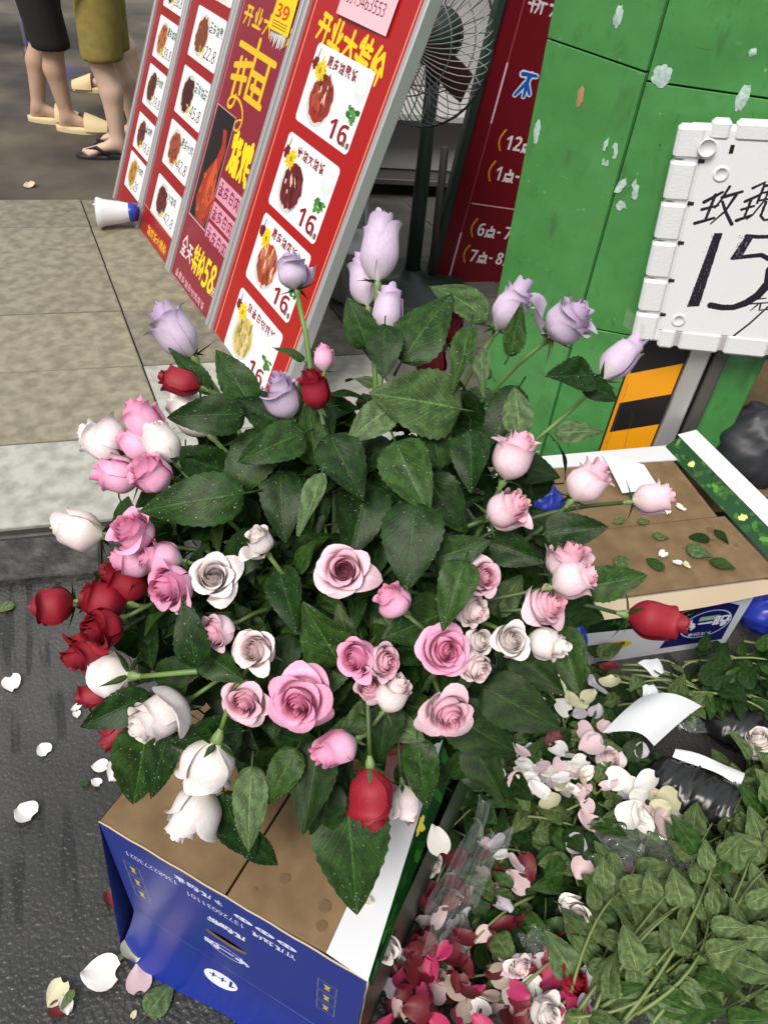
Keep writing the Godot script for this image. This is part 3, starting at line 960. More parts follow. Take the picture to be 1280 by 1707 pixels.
func person(label: String, feet: Array, fwd: Vector3, skin: Material, shorts: Material, shirt: Material, shoe: Material, strap: bool, hem: float, long: bool) -> void:
	var mid: Vector3 = (feet[0] + feet[1]) * 0.5
	var t := thing("person", label, "person", Vector3(mid.x, 0.032, mid.z))
	var o := t.position
	var f := fwd.normalized()
	var s := Vector3.UP.cross(f).normalized()
	var hip := mid + Vector3(0, 0.90, 0) - f * 0.02
	var b := []
	var cloth := []
	for k in 2:
		var e := 1.0 if (feet[k] - mid).dot(s) > 0 else -1.0
		var an: Vector3 = feet[k] + Vector3(0, 0.085, 0) - f * 0.055
		var hp := hip + s * e * 0.095
		var kn := an.lerp(hp, 0.5) + f * 0.035
		kn.y = 0.49
		b.append([an - o, an.lerp(kn, 0.62) - f * 0.022 - o, 0.037, 0.057])
		b.append([an.lerp(kn, 0.62) - f * 0.022 - o, kn - o, 0.057, 0.054])
		b.append([kn - o, hp - o, 0.057, 0.092])
		b.append([an - o, an - f * 0.028 + Vector3(0, -0.05, 0) - o, 0.035, 0.030])
		b.append([an + Vector3(0, -0.015, 0) - o, an + f * 0.15 + Vector3(0, -0.055, 0) - o, 0.036, 0.020])
		for j in 5: b.append([an + f * 0.13 + s * e * (0.030 - 0.014 * j) * -1.0 + Vector3(0, -0.055, 0) - o, an + f * (0.195 - 0.010 * j) + s * e * (0.036 - 0.016 * j) * -1.0 + Vector3(0, -0.062, 0) - o, 0.013, 0.010])
		cloth.append([kn + Vector3(0, -0.42 if long else -0.14, 0) - o, hp - o, 0.096 if not long else 0.065, 0.118])
		var st := stool()
		# sole, and a band or thong over the foot
		var cen := an + f * 0.075
		sheet(st, 20, 2, func(u: float, v: float) -> Vector3:
			var a := u * TAU
			var rx := 0.152 * cos(a)
			var rz := (0.054 + 0.008 * cos(a)) * sin(a)
			return cen + f * rx + s * rz + Vector3(0, -0.085 + (0.028 if not strap else 0.018) * v, 0) - o)
		sheet(st, 20, 1, func(u: float, v: float) -> Vector3:
			var a := u * TAU
			return cen + (f * 0.152 * cos(a) + s * (0.054 + 0.008 * cos(a)) * sin(a)) * (1.0 - v) + Vector3(0, -0.085 + (0.028 if not strap else 0.018), 0) - o)
		var so := obj("sole", done(st), shoe, t)
		st = stool()
		if strap:
			for g: float in [-1.0, 1.0]: tube(st, [cen + f * 0.095 + Vector3(0, -0.05, 0) - o, cen + f * 0.04 + s * g * 0.03 + Vector3(0, -0.025, 0) - o, cen - f * 0.02 + s * g * 0.05 + Vector3(0, -0.066, 0) - o], [0.007, 0.009, 0.007], 6)
		else:
			sheet(st, 8, 6, func(u: float, v: float) -> Vector3:
				var a := PI * u
				return cen + f * (0.150 - 0.125 * v) + s * cos(a) * (0.046 + 0.018 * sin(v * PI * 0.7)) + Vector3(0, -0.066 + sin(a) * (0.040 + 0.046 * v), 0) - o)
		obj("strap", done(st), shoe, so)
	b.append([hip - o, hip + Vector3(0, 0.16, 0) - o, 0.135, 0.12])
	b.append([hip + Vector3(0, 0.16, 0) - o, hip + Vector3(0, 0.42, 0) - o, 0.12, 0.14])
	for e: float in [-1.0, 1.0]: b.append([hip + s * e * 0.09 + Vector3(0, 0.40, 0) - o, hip + s * e * 0.15 + Vector3(0, 0.47, 0) - o, 0.09, 0.06])
	b.append([hip + Vector3(0, 0.45, 0) - o, hip + Vector3(0, 0.60, 0) - o, 0.06, 0.055])
	b.append([hip + Vector3(0, 0.65, 0) + f * 0.01 - o, hip + Vector3(0, 0.72, 0) + f * 0.015 - o, 0.078, 0.092])
	b.append([hip + Vector3(0, 0.66, 0) + f * 0.10 - o, hip + Vector3(0, 0.69, 0) + f * 0.09 - o, 0.014, 0.010])
	var hands := []
	for e: float in [-1.0, 1.0]:
		var sh := hip + s * e * 0.185 + Vector3(0, 0.47, 0)
		var el := hip + s * e * 0.235 + Vector3(0, 0.19, 0) - f * 0.03
		var wr := hip + s * e * 0.225 + Vector3(0, -0.035, 0) + f * 0.075
		b.append([sh - o, el - o, 0.050, 0.040])
		b.append([el - o, wr - o, 0.040, 0.027])
		hands.append([wr - o, (wr - el).normalized(), f])
	var body := stool()
	field_mesh(body, b, 0.015, 0.02)
	for h in hands: field_mesh(body, hand_bones(h[0], h[1], h[2]), 0.006, 0.007)
	obj("body", done(body), skin, t)
	cloth.append([hip - o, hip + Vector3(0, 0.10, 0) - o, 0.155, 0.145])
	var st2 := stool()
	field_mesh(st2, cloth, 0.018, 0.03, hem if not long else 0.06, 1.04)
	obj("shorts" if not long else "trousers", done(st2), shorts, t)
	var top := [[hip + Vector3(0, 0.0, 0) - o, hip + Vector3(0, 0.40, 0) - o, 0.165, 0.155]]
	for e: float in [-1.0, 1.0]:
		top.append([hip + s * e * 0.07 + Vector3(0, 0.42, 0) - o, hip + s * e * 0.17 + Vector3(0, 0.46, 0) - o, 0.10, 0.075])
		top.append([hip + s * e * 0.185 + Vector3(0, 0.46, 0) - o, hip + s * e * 0.225 + Vector3(0, 0.26, 0) - o, 0.070, 0.066])
	st2 = stool()
	field_mesh(st2, top, 0.02, 0.03, 0.86, 1.44)
	obj("shirt", done(st2), shirt, t)
	var hair := stool()
	field_mesh(hair, [[hip + Vector3(0, 0.715, 0) - f * 0.015 - o, hip + Vector3(0, 0.745, 0) - f * 0.005 - o, 0.092, 0.088]], 0.02, 0.02)
	obj("hair", done(hair), M.black_cloth, t)

# ---------------------------------------------------------------- the scene
func _ready() -> void:
	rng.seed = 4711
	cb = Basis(Vector3.RIGHT, deg_to_rad(-42.6)) * Basis(Vector3.BACK, deg_to_rad(6.0))
	var cam := Camera3D.new()
	cam.name = "camera"
	cam.fov = rad_to_deg(2.0 * atan(853.5 / F))
	cam.near = 0.05
	cam.far = 200.0
	cam.transform = Transform3D(cb, CO)
	add_child(cam)
	cam.current = true
	var env := Environment.new()
	env.background_mode = Environment.BG_SKY
	var sm := ProceduralSkyMaterial.new()
	sm.sky_top_color = Color(0.80, 0.82, 0.84)
	sm.sky_horizon_color = Color(0.30, 0.30, 0.31)
	sm.sky_curve = 0.35
	sm.ground_bottom_color = Color(0.10, 0.10, 0.10)
	sm.ground_horizon_color = Color(0.16, 0.16, 0.16)
	sm.sun_angle_max = 0.0
	env.sky = Sky.new()
	env.sky.sky_material = sm
	env.background_energy_multiplier = 1.0
	env.tonemap_mode = Environment.TONE_MAPPER_LINEAR
	env.tonemap_exposure = 1.7
	env.sdfgi_enabled = true
	env.ssao_enabled = true
	env.ssil_enabled = true
	var we := WorldEnvironment.new()
	we.name = "world_environment"
	we.environment = env
	add_child(we)
	var sun := DirectionalLight3D.new()
	sun.name = "sun"
	sun.light_energy = 0.62
	sun.light_color = Color(1.0, 0.975, 0.94)
	sun.light_angular_distance = 24.0
	sun.shadow_enabled = true
	add_child(sun)
	sun.look_at_from_position(Vector3(-0.75, 2.15, 1.5), Vector3.ZERO)
	make_materials()
	make_shapes()
	build_ground()
	build_pillar()
	build_shop()
	build_boards()
	build_people()
	build_cartons()
	build_roses()
	build_heaps()
	build_litter()
	tell_apart()

func make_materials() -> void:
	var m := mat("road", Color.WHITE, 0.5)
	m.albedo_texture = tex(road_picture())
	m.uv1_scale = Vector3(0.7, 0.7, 1)
	var dm := mat("near_road", Color.WHITE, 0.5)
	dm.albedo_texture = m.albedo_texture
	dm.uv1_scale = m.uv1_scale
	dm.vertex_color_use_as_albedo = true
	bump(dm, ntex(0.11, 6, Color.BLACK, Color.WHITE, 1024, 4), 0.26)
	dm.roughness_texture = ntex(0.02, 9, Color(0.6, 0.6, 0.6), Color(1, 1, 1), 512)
	bump(m, ntex(0.11, 5, Color.BLACK, Color.WHITE, 1024, 4), 0.16)
	m.roughness_texture = ntex(0.03, 8, Color(0.55, 0.55, 0.55), Color(1, 1, 1), 512)
	m = mat("street", Color.WHITE, 0.75)
	m.albedo_texture = ntex(0.008, 11, lin(0.040, 0.033, 0.025), lin(0.120, 0.098, 0.070), 512, 5, FastNoiseLite.TYPE_SIMPLEX_SMOOTH, 0.2, 0.8)
	m.uv1_scale = Vector3(0.3, 0.3, 1)
	for k in 3:
		m = mat("tile_%d" % k, Color.WHITE, 0.55)
		var q: Array = [[0.205, 0.187, 0.135], [0.235, 0.215, 0.152], [0.26, 0.236, 0.165]][k]
		m.albedo_texture = ntex(0.013, 20 + k, lin(q[0] * 0.66, q[1] * 0.66, q[2] * 0.66), lin(q[0] * 1.10, q[1] * 1.10, q[2] * 1.12), 1024, 8, FastNoiseLite.TYPE_SIMPLEX_SMOOTH, 0.15, 0.75)
		tri(m, 1.1)
		bump(m, ntex(0.06, 40 + k, Color.BLACK, Color.WHITE, 256), 0.12)
	m = mat("pale_slab", Color.WHITE, 0.5)
	m.albedo_texture = ntex(0.012, 29, lin(0.25, 0.245, 0.215), lin(0.42, 0.415, 0.375), 1024, 6, FastNoiseLite.TYPE_SIMPLEX_SMOOTH, 0.1, 0.7)
	tri(m, 1.0)
	m = mat("gutter_stone", Color.WHITE, 0.7)
	m.albedo_texture = ntex(0.014, 31, lin(0.02, 0.02, 0.019), lin(0.085, 0.082, 0.076), 512, 6, FastNoiseLite.TYPE_SIMPLEX_SMOOTH, 0.1, 0.9)
	tri(m, 1.6)
	bump(m, ntex(0.03, 33, Color.BLACK, Color.WHITE, 512), 0.8)
	m = mat("shaded_shop_tile", Color.WHITE, 0.5)
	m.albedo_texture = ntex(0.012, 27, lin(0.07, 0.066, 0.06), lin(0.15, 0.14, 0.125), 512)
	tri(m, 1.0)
	m = mat("joint", lin(0.025, 0.023, 0.02), 0.95)
	m = mat("green_paint", Color.WHITE, 0.9)
	m.roughness_texture = ntex(0.02, 52, Color(0.16, 0.16, 0.16), Color(0.48, 0.48, 0.48), 256, 5)
	m.albedo_texture = tex(paint_picture())
	tri(m, 1.2)
	bump(m, ntex(0.02, 51, Color.BLACK, Color.WHITE, 256, 3), 0.06)
	mat("pillar_core", lin(0.03, 0.045, 0.03), 0.9)
	m = mat("plaster", Color.WHITE, 0.8)
	m.albedo_texture = ntex(0.05, 55, lin(0.24, 0.42, 0.36), lin(0.70, 0.76, 0.74), 256, 4)
	tri(m, 6.0)
	mat("bare_wood", lin(0.42, 0.24, 0.11), 0.8)
	m = mat("alu", lin(0.55, 0.55, 0.56), 0.4, 0.55)
	mat("board_back", lin(0.46, 0.42, 0.45), 0.6)
	m = mat("steel", Color.WHITE, 0.4, 0.0)
	m.albedo_texture = ntex(0.01, 60, lin(0.36, 0.35, 0.35), lin(0.47, 0.46, 0.46), 256)
	tri(m, 1.0)
	mat("dark_steel", lin(0.10, 0.095, 0.09), 0.5, 0.3)
	mat("fan_green", lin(0.022, 0.045, 0.034), 0.4)
	mat("fan_wire", lin(0.30, 0.31, 0.30), 0.4, 0.5)
	mat("fan_blade", lin(0.085, 0.028, 0.03), 0.4)
	mat("shop_wall", lin(0.20, 0.19, 0.185), 0.85)
	mat("shop_dark", lin(0.022, 0.02, 0.02), 0.8)
	m = mat("card", Color.WHITE, 0.85)
	m.albedo_texture = ntex(0.012, 70, lin(0.150, 0.092, 0.042), lin(0.225, 0.146, 0.074), 512, 6, FastNoiseLite.TYPE_SIMPLEX_SMOOTH, 0.1, 0.9)
	tri(m, 2.2)
	bump(m, ntex(0.05, 71, Color.BLACK, Color.WHITE, 256), 0.04)
	mat("card_stain", lin(0.140, 0.086, 0.038), 0.75)
	mat("card_inner", lin(0.55, 0.44, 0.31), 0.8)
	mat("blue_card", lin(0.022, 0.042, 0.22), 0.35)
	mat("dark_green_card", lin(0.02, 0.05, 0.022), 0.35)
	mat("paper", lin(0.74, 0.75, 0.78), 0.65)
	mat("white_card", lin(0.70, 0.71, 0.74), 0.45)
	m = mat("foam", Color.WHITE, 0.6)
	m.albedo_texture = ntex(0.09, 80, lin(0.74, 0.75, 0.77), lin(0.82, 0.83, 0.84), 256, 3)
	tri(m, 5.0)
	bump(m, ntex(0.16, 81, Color.BLACK, Color.WHITE, 256, 2, FastNoiseLite.TYPE_CELLULAR), 0.05)
	mat("ink", lin(0.012, 0.011, 0.02), 0.5)
	mat("black_film", lin(0.010, 0.010, 0.011), 0.3)
	m = mat("clear_film", Color(0.9, 0.93, 0.92, 0.07), 0.12)
	m.transparency = BaseMaterial3D.TRANSPARENCY_ALPHA
	m = mat("dew", Color(0.93, 0.96, 0.96, 0.42), 0.08)
	m.refraction_enabled = true
	m.refraction_scale = 0.033
	m.albedo_color = Color(1, 1, 1, 0.15)
	mat("bucket_red", lin(0.42, 0.035, 0.04), 0.35)
	mat("blue_plastic", lin(0.018, 0.035, 0.33), 0.3)
	mat("lilac_plastic", lin(0.55, 0.50, 0.60), 0.35)
	mat("grey_bag", lin(0.028, 0.03, 0.036), 0.5)
	mat("skin_pale", lin(0.60, 0.41, 0.31), 0.55)
	mat("skin_tan", lin(0.50, 0.33, 0.235), 0.55)
	mat("black_cloth", lin(0.011, 0.011, 0.012), 0.9)
	m = mat("olive_cloth", Color.WHITE, 0.9)
	m.albedo_texture = ntex(0.02, 90, lin(0.20, 0.155, 0.035), lin(0.29, 0.225, 0.055), 256)
	tri(m, 3.0)
	mat("navy_cloth", lin(0.016, 0.02, 0.03), 0.9)
	mat("cream_rubber", lin(0.68, 0.53, 0.30), 0.6)
	mat("black_rubber", lin(0.012, 0.012, 0.013), 0.6)
	mat("white_plastic", lin(0.66, 0.66, 0.68), 0.35)
	# plants
	var veins := tex(leaf_picture(7))
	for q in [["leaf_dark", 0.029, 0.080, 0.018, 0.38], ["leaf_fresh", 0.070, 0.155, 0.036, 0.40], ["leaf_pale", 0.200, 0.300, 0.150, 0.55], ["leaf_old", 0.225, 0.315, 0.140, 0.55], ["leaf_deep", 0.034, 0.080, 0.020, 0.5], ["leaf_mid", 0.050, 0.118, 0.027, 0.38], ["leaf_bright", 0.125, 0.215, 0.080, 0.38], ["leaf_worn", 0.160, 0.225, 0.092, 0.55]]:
		m = mat(q[0], lin(q[1], q[2], q[3]), q[4])
		m.albedo_texture = veins
		bump(m, veins, 0.045)
		m.backlight_enabled = true
		m.backlight = Color(0.22, 0.30, 0.10)
		m.metallic_specular = 0.27
	for q in [["stem", 0.060, 0.105, 0.030], ["stem_fresh", 0.14, 0.24, 0.055], ["stem_pale", 0.17, 0.26, 0.085], ["stem_old", 0.17, 0.22, 0.07]]:
		mat(q[0], lin(q[1], q[2], q[3]), 0.45)
	var soft := ntex(0.02, 95, Color.BLACK, Color.WHITE, 256, 4)
	var petal_tex := tex(petal_picture())
	for q in [["petal_fresh", 0.55], ["petal_red", 0.62]]:
		m = mat(q[0], Color.WHITE, q[1])
		m.vertex_color_use_as_albedo = true
		m.backlight_enabled = true
		m.albedo_texture = petal_tex
		m.backlight = Color(0.36, 0.36, 0.36)
	M.petal_red.backlight = Color(0.25, 0.25, 0.25)
	for q in [["fallen_white", 0.76, 0.73, 0.70], ["fallen_cream", 0.58, 0.55, 0.36], ["fallen_blush", 0.66, 0.48, 0.50], ["fallen_red", 0.13, 0.004, 0.011], ["fallen_magenta", 0.46, 0.028, 0.12], ["fallen_lilac", 0.50, 0.45, 0.52], ["fallen_wilted", 0.34, 0.27, 0.22]]:
		m = mat(q[0], lin(q[1], q[2], q[3]), 0.55)
		m.backlight_enabled = true
		m.backlight = Color(0.35, 0.35, 0.35)
		bump(m, soft, 0.03)

func paint_picture() -> Image:
	# green gloss paint: uneven fading, smears of dirt, scratches down to a paler coat
	var n := FastNoiseLite.new()
	n.seed = 50
	n.frequency = 0.006
	rng.seed = 51
	var im := Image.create_empty(1024, 1024, false, Image.FORMAT_RGBA8)
	for y in 1024:
		for x in 1024:
			var k := minf(minf(minf(x, 1023 - x), minf(y, 1023 - y)) / 80.0, 1.0)
			var v := 0.5 + 0.5 * n.get_noise_2d(x, y) * k
			var dirt := smoothstep(0.22, 0.6, n.get_noise_2d(x * 2.2 + 500, y * 0.7 + 90)) * 0.45 * k
			dirt += smoothstep(0.35, 0.6, n.get_noise_2d(x * 7.0 + 90, y * 5.0)) * 0.25 * k
			var c := Vector3(0.052, 0.218, 0.052).lerp(Vector3(0.092, 0.325, 0.092), v).lerp(Vector3(0.05, 0.075, 0.035), dirt)
			im.set_pixel(x, y, lin(c.x, c.y, c.z))
	for q in 46:
		var a := Vector2(rr(20, 1000), rr(20, 1000))
		var d := Vector2.from_angle(rr(0, TAU)) * rr(10, 70)
		var l := rr(0, 1)
		stroke(im, [a, a + d * 0.5 + Vector2(rr(-5, 5), rr(-5, 5)), a + d], 1.6, 1.0, lin(0.16, 0.36, 0.17) if l < 0.6 else lin(0.03, 0.10, 0.03))
	for q in 40: disc(im, Vector2(rr(20, 1000), rr(20, 1000)), Vector2(rr(1, 4), rr(1, 5)), lin(0.30, 0.46, 0.36) if q % 3 else lin(0.04, 0.08, 0.03), 0.3)
	return im

func road_picture() -> Image:
	# damp asphalt: dark patches, soft dark streaks along the wheel grooves, sparse bright specks that paint in its glitter
	var n := FastNoiseLite.new()
	n.seed = 3
	n.frequency = 0.01
	n.fractal_octaves = 4
	var g := FastNoiseLite.new()
	g.seed = 4
	g.frequency = 0.3
	rng.seed = 41
	var im := Image.create_empty(1024, 1024, false, Image.FORMAT_RGBA8)
	for y in 1024:
		for x in 1024:
			var edge := minf(minf(x, 1023 - x), minf(y, 1023 - y)) / 60.0
			var k := minf(1.0, edge)
			var v := 0.058 + 0.018 * n.get_noise_2d(x, y) * k
			var s := n.get_noise_2d(x * 3.4, y * 0.22 + 900)
			v *= 1.0 - 0.62 * smoothstep(0.10, 0.38, s) * k * smoothstep(-0.3, 0.25, n.get_noise_2d(x * 0.5 + 300, y * 0.5))
			v += 0.016 * g.get_noise_2d(x, y)
			var r := rng.randf()
			if r > 0.991: v += rng.randf() * 0.30
			elif r < 0.05: v *= 0.55
			im.set_pixel(x, y, lin(maxf(v, 0.004), maxf(v * 0.965, 0.004), maxf(v * 0.89, 0.004)))
	return im

func make_shapes() -> void:
	var wf := [0.46, 0.56, 0.62, 0.68, 0.74, 0.82, 0.64]
	for k in 7:
		leaf_mesh.append(make_leaf(wf[k], [0.25, 0.1, 0.32, 0.18, 0.22, 0.15, 0.55][k], [0.12, 0.2, 0.05, 0.28, 0.12, 0.18, 0.3][k], 100 + k))
	for k in 7: leaf_mesh.append(make_leaf(wf[k] * 0.95, [0.45, 0.35, 0.15, 0.38, 0.42, 0.3, 0.25][k], [-0.15, 0.38, 0.30, -0.08, 0.22, 0.42, 0.12][k], 140 + k))
	for k in 14: dew_mesh.append(make_dew(leaf_mesh[k], 42, 200 + k))
	for k in 6: petal_mesh.append(make_petal([0.8, 0.95, 1.05, 0.7, 0.9, 1.15][k], [0.30, 0.55, 0.40, 0.75, 0.18, 0.5][k], 300 + k))

func build_ground() -> void:
	# road: grooved, damp asphalt; uv in metres along the grooves
	var st := stool()
	var run := (gp(150, 1560) - gp(120, 1200)).normalized()
	var across := Vector3(-run.z, 0, run.x)
	var far := [Vector3(-60, 0, -60), Vector3(60, 0, -60), Vector3(60, 0, 60), Vector3(-60, 0, 60)]
	var fuv := []
	for p: Vector3 in far: fuv.append(Vector2(p.dot(across) + 0.35, p.dot(run) + 0.2))
	quad(st, far[0], far[1], far[2], far[3], fuv[0], fuv[1], fuv[2], fuv[3])
	for k in 4: far[k] = (far[k] as Vector3) + Vector3(0, -0.004, 0)
	st = stool()
	quad(st, far[0], far[1], far[2], far[3], fuv[0], fuv[1], fuv[2], fuv[3])
	var road := struct("road", done(st), M.road)
	# the nearer road, its colour darker in an uneven patch around the stall
	var patchy := FastNoiseLite.new()
	patchy.seed = 19
	patchy.frequency = 1.6
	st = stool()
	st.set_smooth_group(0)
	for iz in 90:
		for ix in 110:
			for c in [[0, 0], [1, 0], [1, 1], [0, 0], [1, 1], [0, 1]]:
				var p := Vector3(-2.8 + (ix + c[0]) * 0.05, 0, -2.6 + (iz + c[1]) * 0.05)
				var d := Vector2(p.x + 0.30, (p.z + 0.42) * 1.25).length() + 0.22 * patchy.get_noise_2d(p.x, p.z)
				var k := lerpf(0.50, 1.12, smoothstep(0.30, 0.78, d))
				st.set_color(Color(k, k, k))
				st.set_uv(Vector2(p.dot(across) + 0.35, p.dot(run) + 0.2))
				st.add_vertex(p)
	obj("near_road", done(st), M.near_road, road)
	rng.seed = 12
	# pavement: rows of tiles between the gutter and the street, a pale row at the rim
	var K := gp(0, 882, 0.04)
	var j := gp(250, 640, 0.04)
	var jd := Vector3(-0.467, 0, -0.884)
	st = stool()
	var c0 := K - U * 3.0 + V * 0.01
	quad(st, c0 - V * 2.305 + Vector3.DOWN * 0.012, c0 - V * 2.305 + U * 7.5 + Vector3.DOWN * 0.012, c0 + U * 7.5 + Vector3.DOWN * 0.012, c0 + Vector3.DOWN * 0.012)
	var pave := struct("pavement", done(st), M.joint)
	var row := [0.0, 0.372, 0.775, 1.175, 1.575, 1.975, 2.30]
	for r in 6:
		for c in range(-4, 6):
			var p := []
			for q in [[c, r + 1], [c + 1, r + 1], [c + 1, r], [c, r]]:
				# corner where the row line meets the joint line
				var base: Vector3 = K - V * row[q[1]]
				var t := ((base - j).dot(V)) / jd.dot(V)
				p.append(j + jd * t + U * (q[0] * 0.80))
			var mid: Vector3 = (p[0] + p[2]) * 0.5
			for k in 4: p[k] = (p[k] as Vector3) + U * (0.003 if k == 0 or k == 3 else -0.003) + V * (0.0032 if k < 2 else -0.0032)
			st = stool()
			bevel_prism(st, p, 0.0, 0.04 + rr(-0.0012, 0.0012), 0.003)
			var shade: Material = M["tile_%d" % rng.randi_range(0, 2)]
			if r == 0 or (r == 1 and c == 0): shade = M.pale_slab
			if c >= 1: shade = M.shaded_shop_tile  # shop side tiles: the shade past the boards is in their darker colour
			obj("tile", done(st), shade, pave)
	# gutter stones along the rim
	for k in 8:
		var a := K + V * 0.03 + U * (-1.1 + k * 0.34)
		st = stool()
		var w := 0.33 + rr(-0.01, 0.003)
		var p2 := [a + V * rr(0, 0.008), a + U * w + V * rr(0, 0.008), a + U * (w + rr(-0.01, 0.01)) + V * (0.15 + rr(-0.012, 0.012)), a + U * rr(-0.01, 0.01) + V * (0.15 + rr(-0.012, 0.012))]
		bevel_prism(st, p2, 0.0, 0.024 + rr(-0.004, 0.006), 0.005)
		obj("gutter_stone", done(st), M.gutter_stone, road)
	# the street beyond
	st = stool()
	var e := K - V * 2.303 - Vector3(0, 0.014, 0)
	quad(st, e - U * 40 - V * 50 + Vector3(0, 0.006, 0), e + U * 40 - V * 50 + Vector3(0, 0.006, 0), e + U * 40 + Vector3(0, 0.006, 0), e - U * 40 + Vector3(0, 0.006, 0), Vector2(-40, -50), Vector2(40, -50), Vector2(40, 0), Vector2(-40, 0))
	struct("street", done(st), M.street)

func build_pillar() -> void:
	var J := Vector3(0.472, 0, -1.90)
	var dl := Vector3(-0.595, 0, -0.804)
	var dr := Vector3(0.986, 0, 0.169)
	var nl := Vector3(-0.804, 0, 0.595)
	var nr := Vector3(-0.169, 0, 0.986)
	var t := thing("pillar", "bright green painted shop pillar with hazard stripes at its foot", "pillar", J)
	var st := stool()
	var back := dl * 0.332 + Vector3(0.25, 0, -0.32)
	bevel_prism(st, [dl * 0.328 - nl * 0.012, back, dr * 0.42 + Vector3(0.02, 0, -0.45), dr * 0.305 - nr * 0.012, -(nl + nr) * 0.008], 0.0, 2.9, 0.01)
	obj("core", done(st), M.pillar_core, t)
	# painted panels with open joints between them
	var put := func(d: Vector3, n: Vector3, a: float, b: float, h0: float, h1: float) -> void:
		var w := absf(b - a)
		var bs := Basis(d, Vector3.UP, d.cross(Vector3.UP))
		var o := obj("panel", box_mesh(Vector3.ZERO, Vector3(w - 0.004, h1 - h0 - 0.004, 0.012), bs, 0.0015), M.green_paint, t)
		o.position = d * (a + b) * 0.5 + Vector3(0, (h0 + h1) * 0.5, 0) - n * 0.006
	put.call(dl, nl, 0.003, 0.332, 0.04, 1.136)
	put.call(dl, nl, 0.003, 0.332, 1.136, 2.0)
	put.call(dl, nl, 0.003, 0.332, 2.0, 2.9)
	put.call(dr, nr, 0.003, 0.305, 0.52, 1.120)
	put.call(dr, nr, 0.003, 0.168, 0.04, 0.52)
	put.call(dr, nr, 0.003, 0.305, 1.120, 2.0)
	put.call(dr, nr, 0.003, 0.305, 2.0, 2.9)
	# hazard stripes at the foot
	var im := canvas(140, 480, Color(0.93, 0.62, 0.05))
	for k in 4:
		var y := -60.0 + k * 205.0
		fill(im, [Vector2(0, y + 70), Vector2(140, y + 5), Vector2(140, y + 110), Vector2(0, y + 175)], Color(0.09, 0.08, 0.09))
	for k in 3: stroke(im, [Vector2(rr(0, 140), rr(0, 480)), Vector2(rr(0, 140), rr(0, 480))], 1, 1, Color(0.4, 0.32, 0.16, 1))
	im.fill_rect(Rect2i(0, 0, 9, 480), Color(0.90, 0.58, 0.05))
	st = stool()
	var hz := func(a: float, h: float) -> Vector3: return dr * a + Vector3(0, h, 0) + nr * 0.004
	quad(st, hz.call(0.170, 0.52), hz.call(0.305, 0.52), hz.call(0.305, 0.04), hz.call(0.170, 0.04))
	obj("hazard_band", done(st), print_mat("hazard", im, 0.5), t)
	# worn plaster patches and a chip showing wood
	rng.seed = 31
	var spots := [[1, -0.177, 1.045, 0.011, 0.024, 2], [1, -0.299, 0.931, 0.011, 0.030, 0], [1, -0.12, 1.22, 0.012, 0.022, 0], [1, -0.045, 0.956, 0.026, 0.032, 1], [0, 0.030, 0.880, 0.026, 0.038, 1], [0, 0.033, 1.135, 0.020, 0.022, 0], [0, 0.212, 1.115, 0.013, 0.026, 0], [0, 0.200, 1.20, 0.008, 0.008, 0], [0, 0.145, 1.32, 0.006, 0.03, 0]]
	for s in spots:
		st = stool()
		var d := dr if s[0] == 0 else -dl
		var n := nr if s[0] == 0 else nl
		var o: Vector3 = d * s[1] + Vector3(0, s[2], 0) + n * 0.0012
		var p := []
		var ring: bool = s[5] == 1
		for k in 22:
			var a := TAU * k / 22
			var r := 1.0 + rr(-0.16, 0.16)
			p.append([o + d * cos(a) * s[3] * r + Vector3.UP * sin(a) * s[4] * r, o + d * cos(a) * s[3] * (0.62 + rr(-0.2, 0.1)) + Vector3.UP * sin(a) * s[4] * (0.62 + rr(-0.2, 0.1)) + n * 0.0012])
		for k in 22:
			var l := (k + 1) % 22
			if ring and k % 7 > 3: continue
			quad(st, p[k][0], p[k][1], p[l][1], p[l][0])
			if not ring:
				for v in [p[k][1], o + n * 0.0018, p[l][1]]: st.add_vertex(v)
		obj("plaster_patch" if s[5] < 2 else "bare_chip", done(st), M.plaster if s[5] < 2 else M.bare_wood, t)
	# metal track on the free corner, and a narrow green strip beyond it
	var bs := Basis(dr, Vector3.UP, dr.cross(Vector3.UP))
	var tr := thing("shutter_track", "dull metal roller shutter track beside the hazard stripes", "shutter track", J + dr * 0.37)
	obj("channel", box_mesh(Vector3(-0.035, 1.45, 0), Vector3(0.05, 2.9, 0.05), Basis(), 0.004), M.alu, tr).rotation.y = -0.17
	obj("channel", box_mesh(Vector3(0.02, 1.45, -0.012), Vector3(0.035, 2.9, 0.05), Basis(), 0.004), M.dark_steel, tr).rotation.y = -0.17
	var g := thing("wall_strip", "narrow green wall strip beyond the shutter track", "wall", J + dr * 0.46 - nr * 0.06)
	obj("panel", box_mesh(Vector3(0, 1.45, 0), Vector3(0.10, 2.9, 0.08), bs, 0.004), M.green_paint, g)
	build_foam_sign(J, dr, nr)

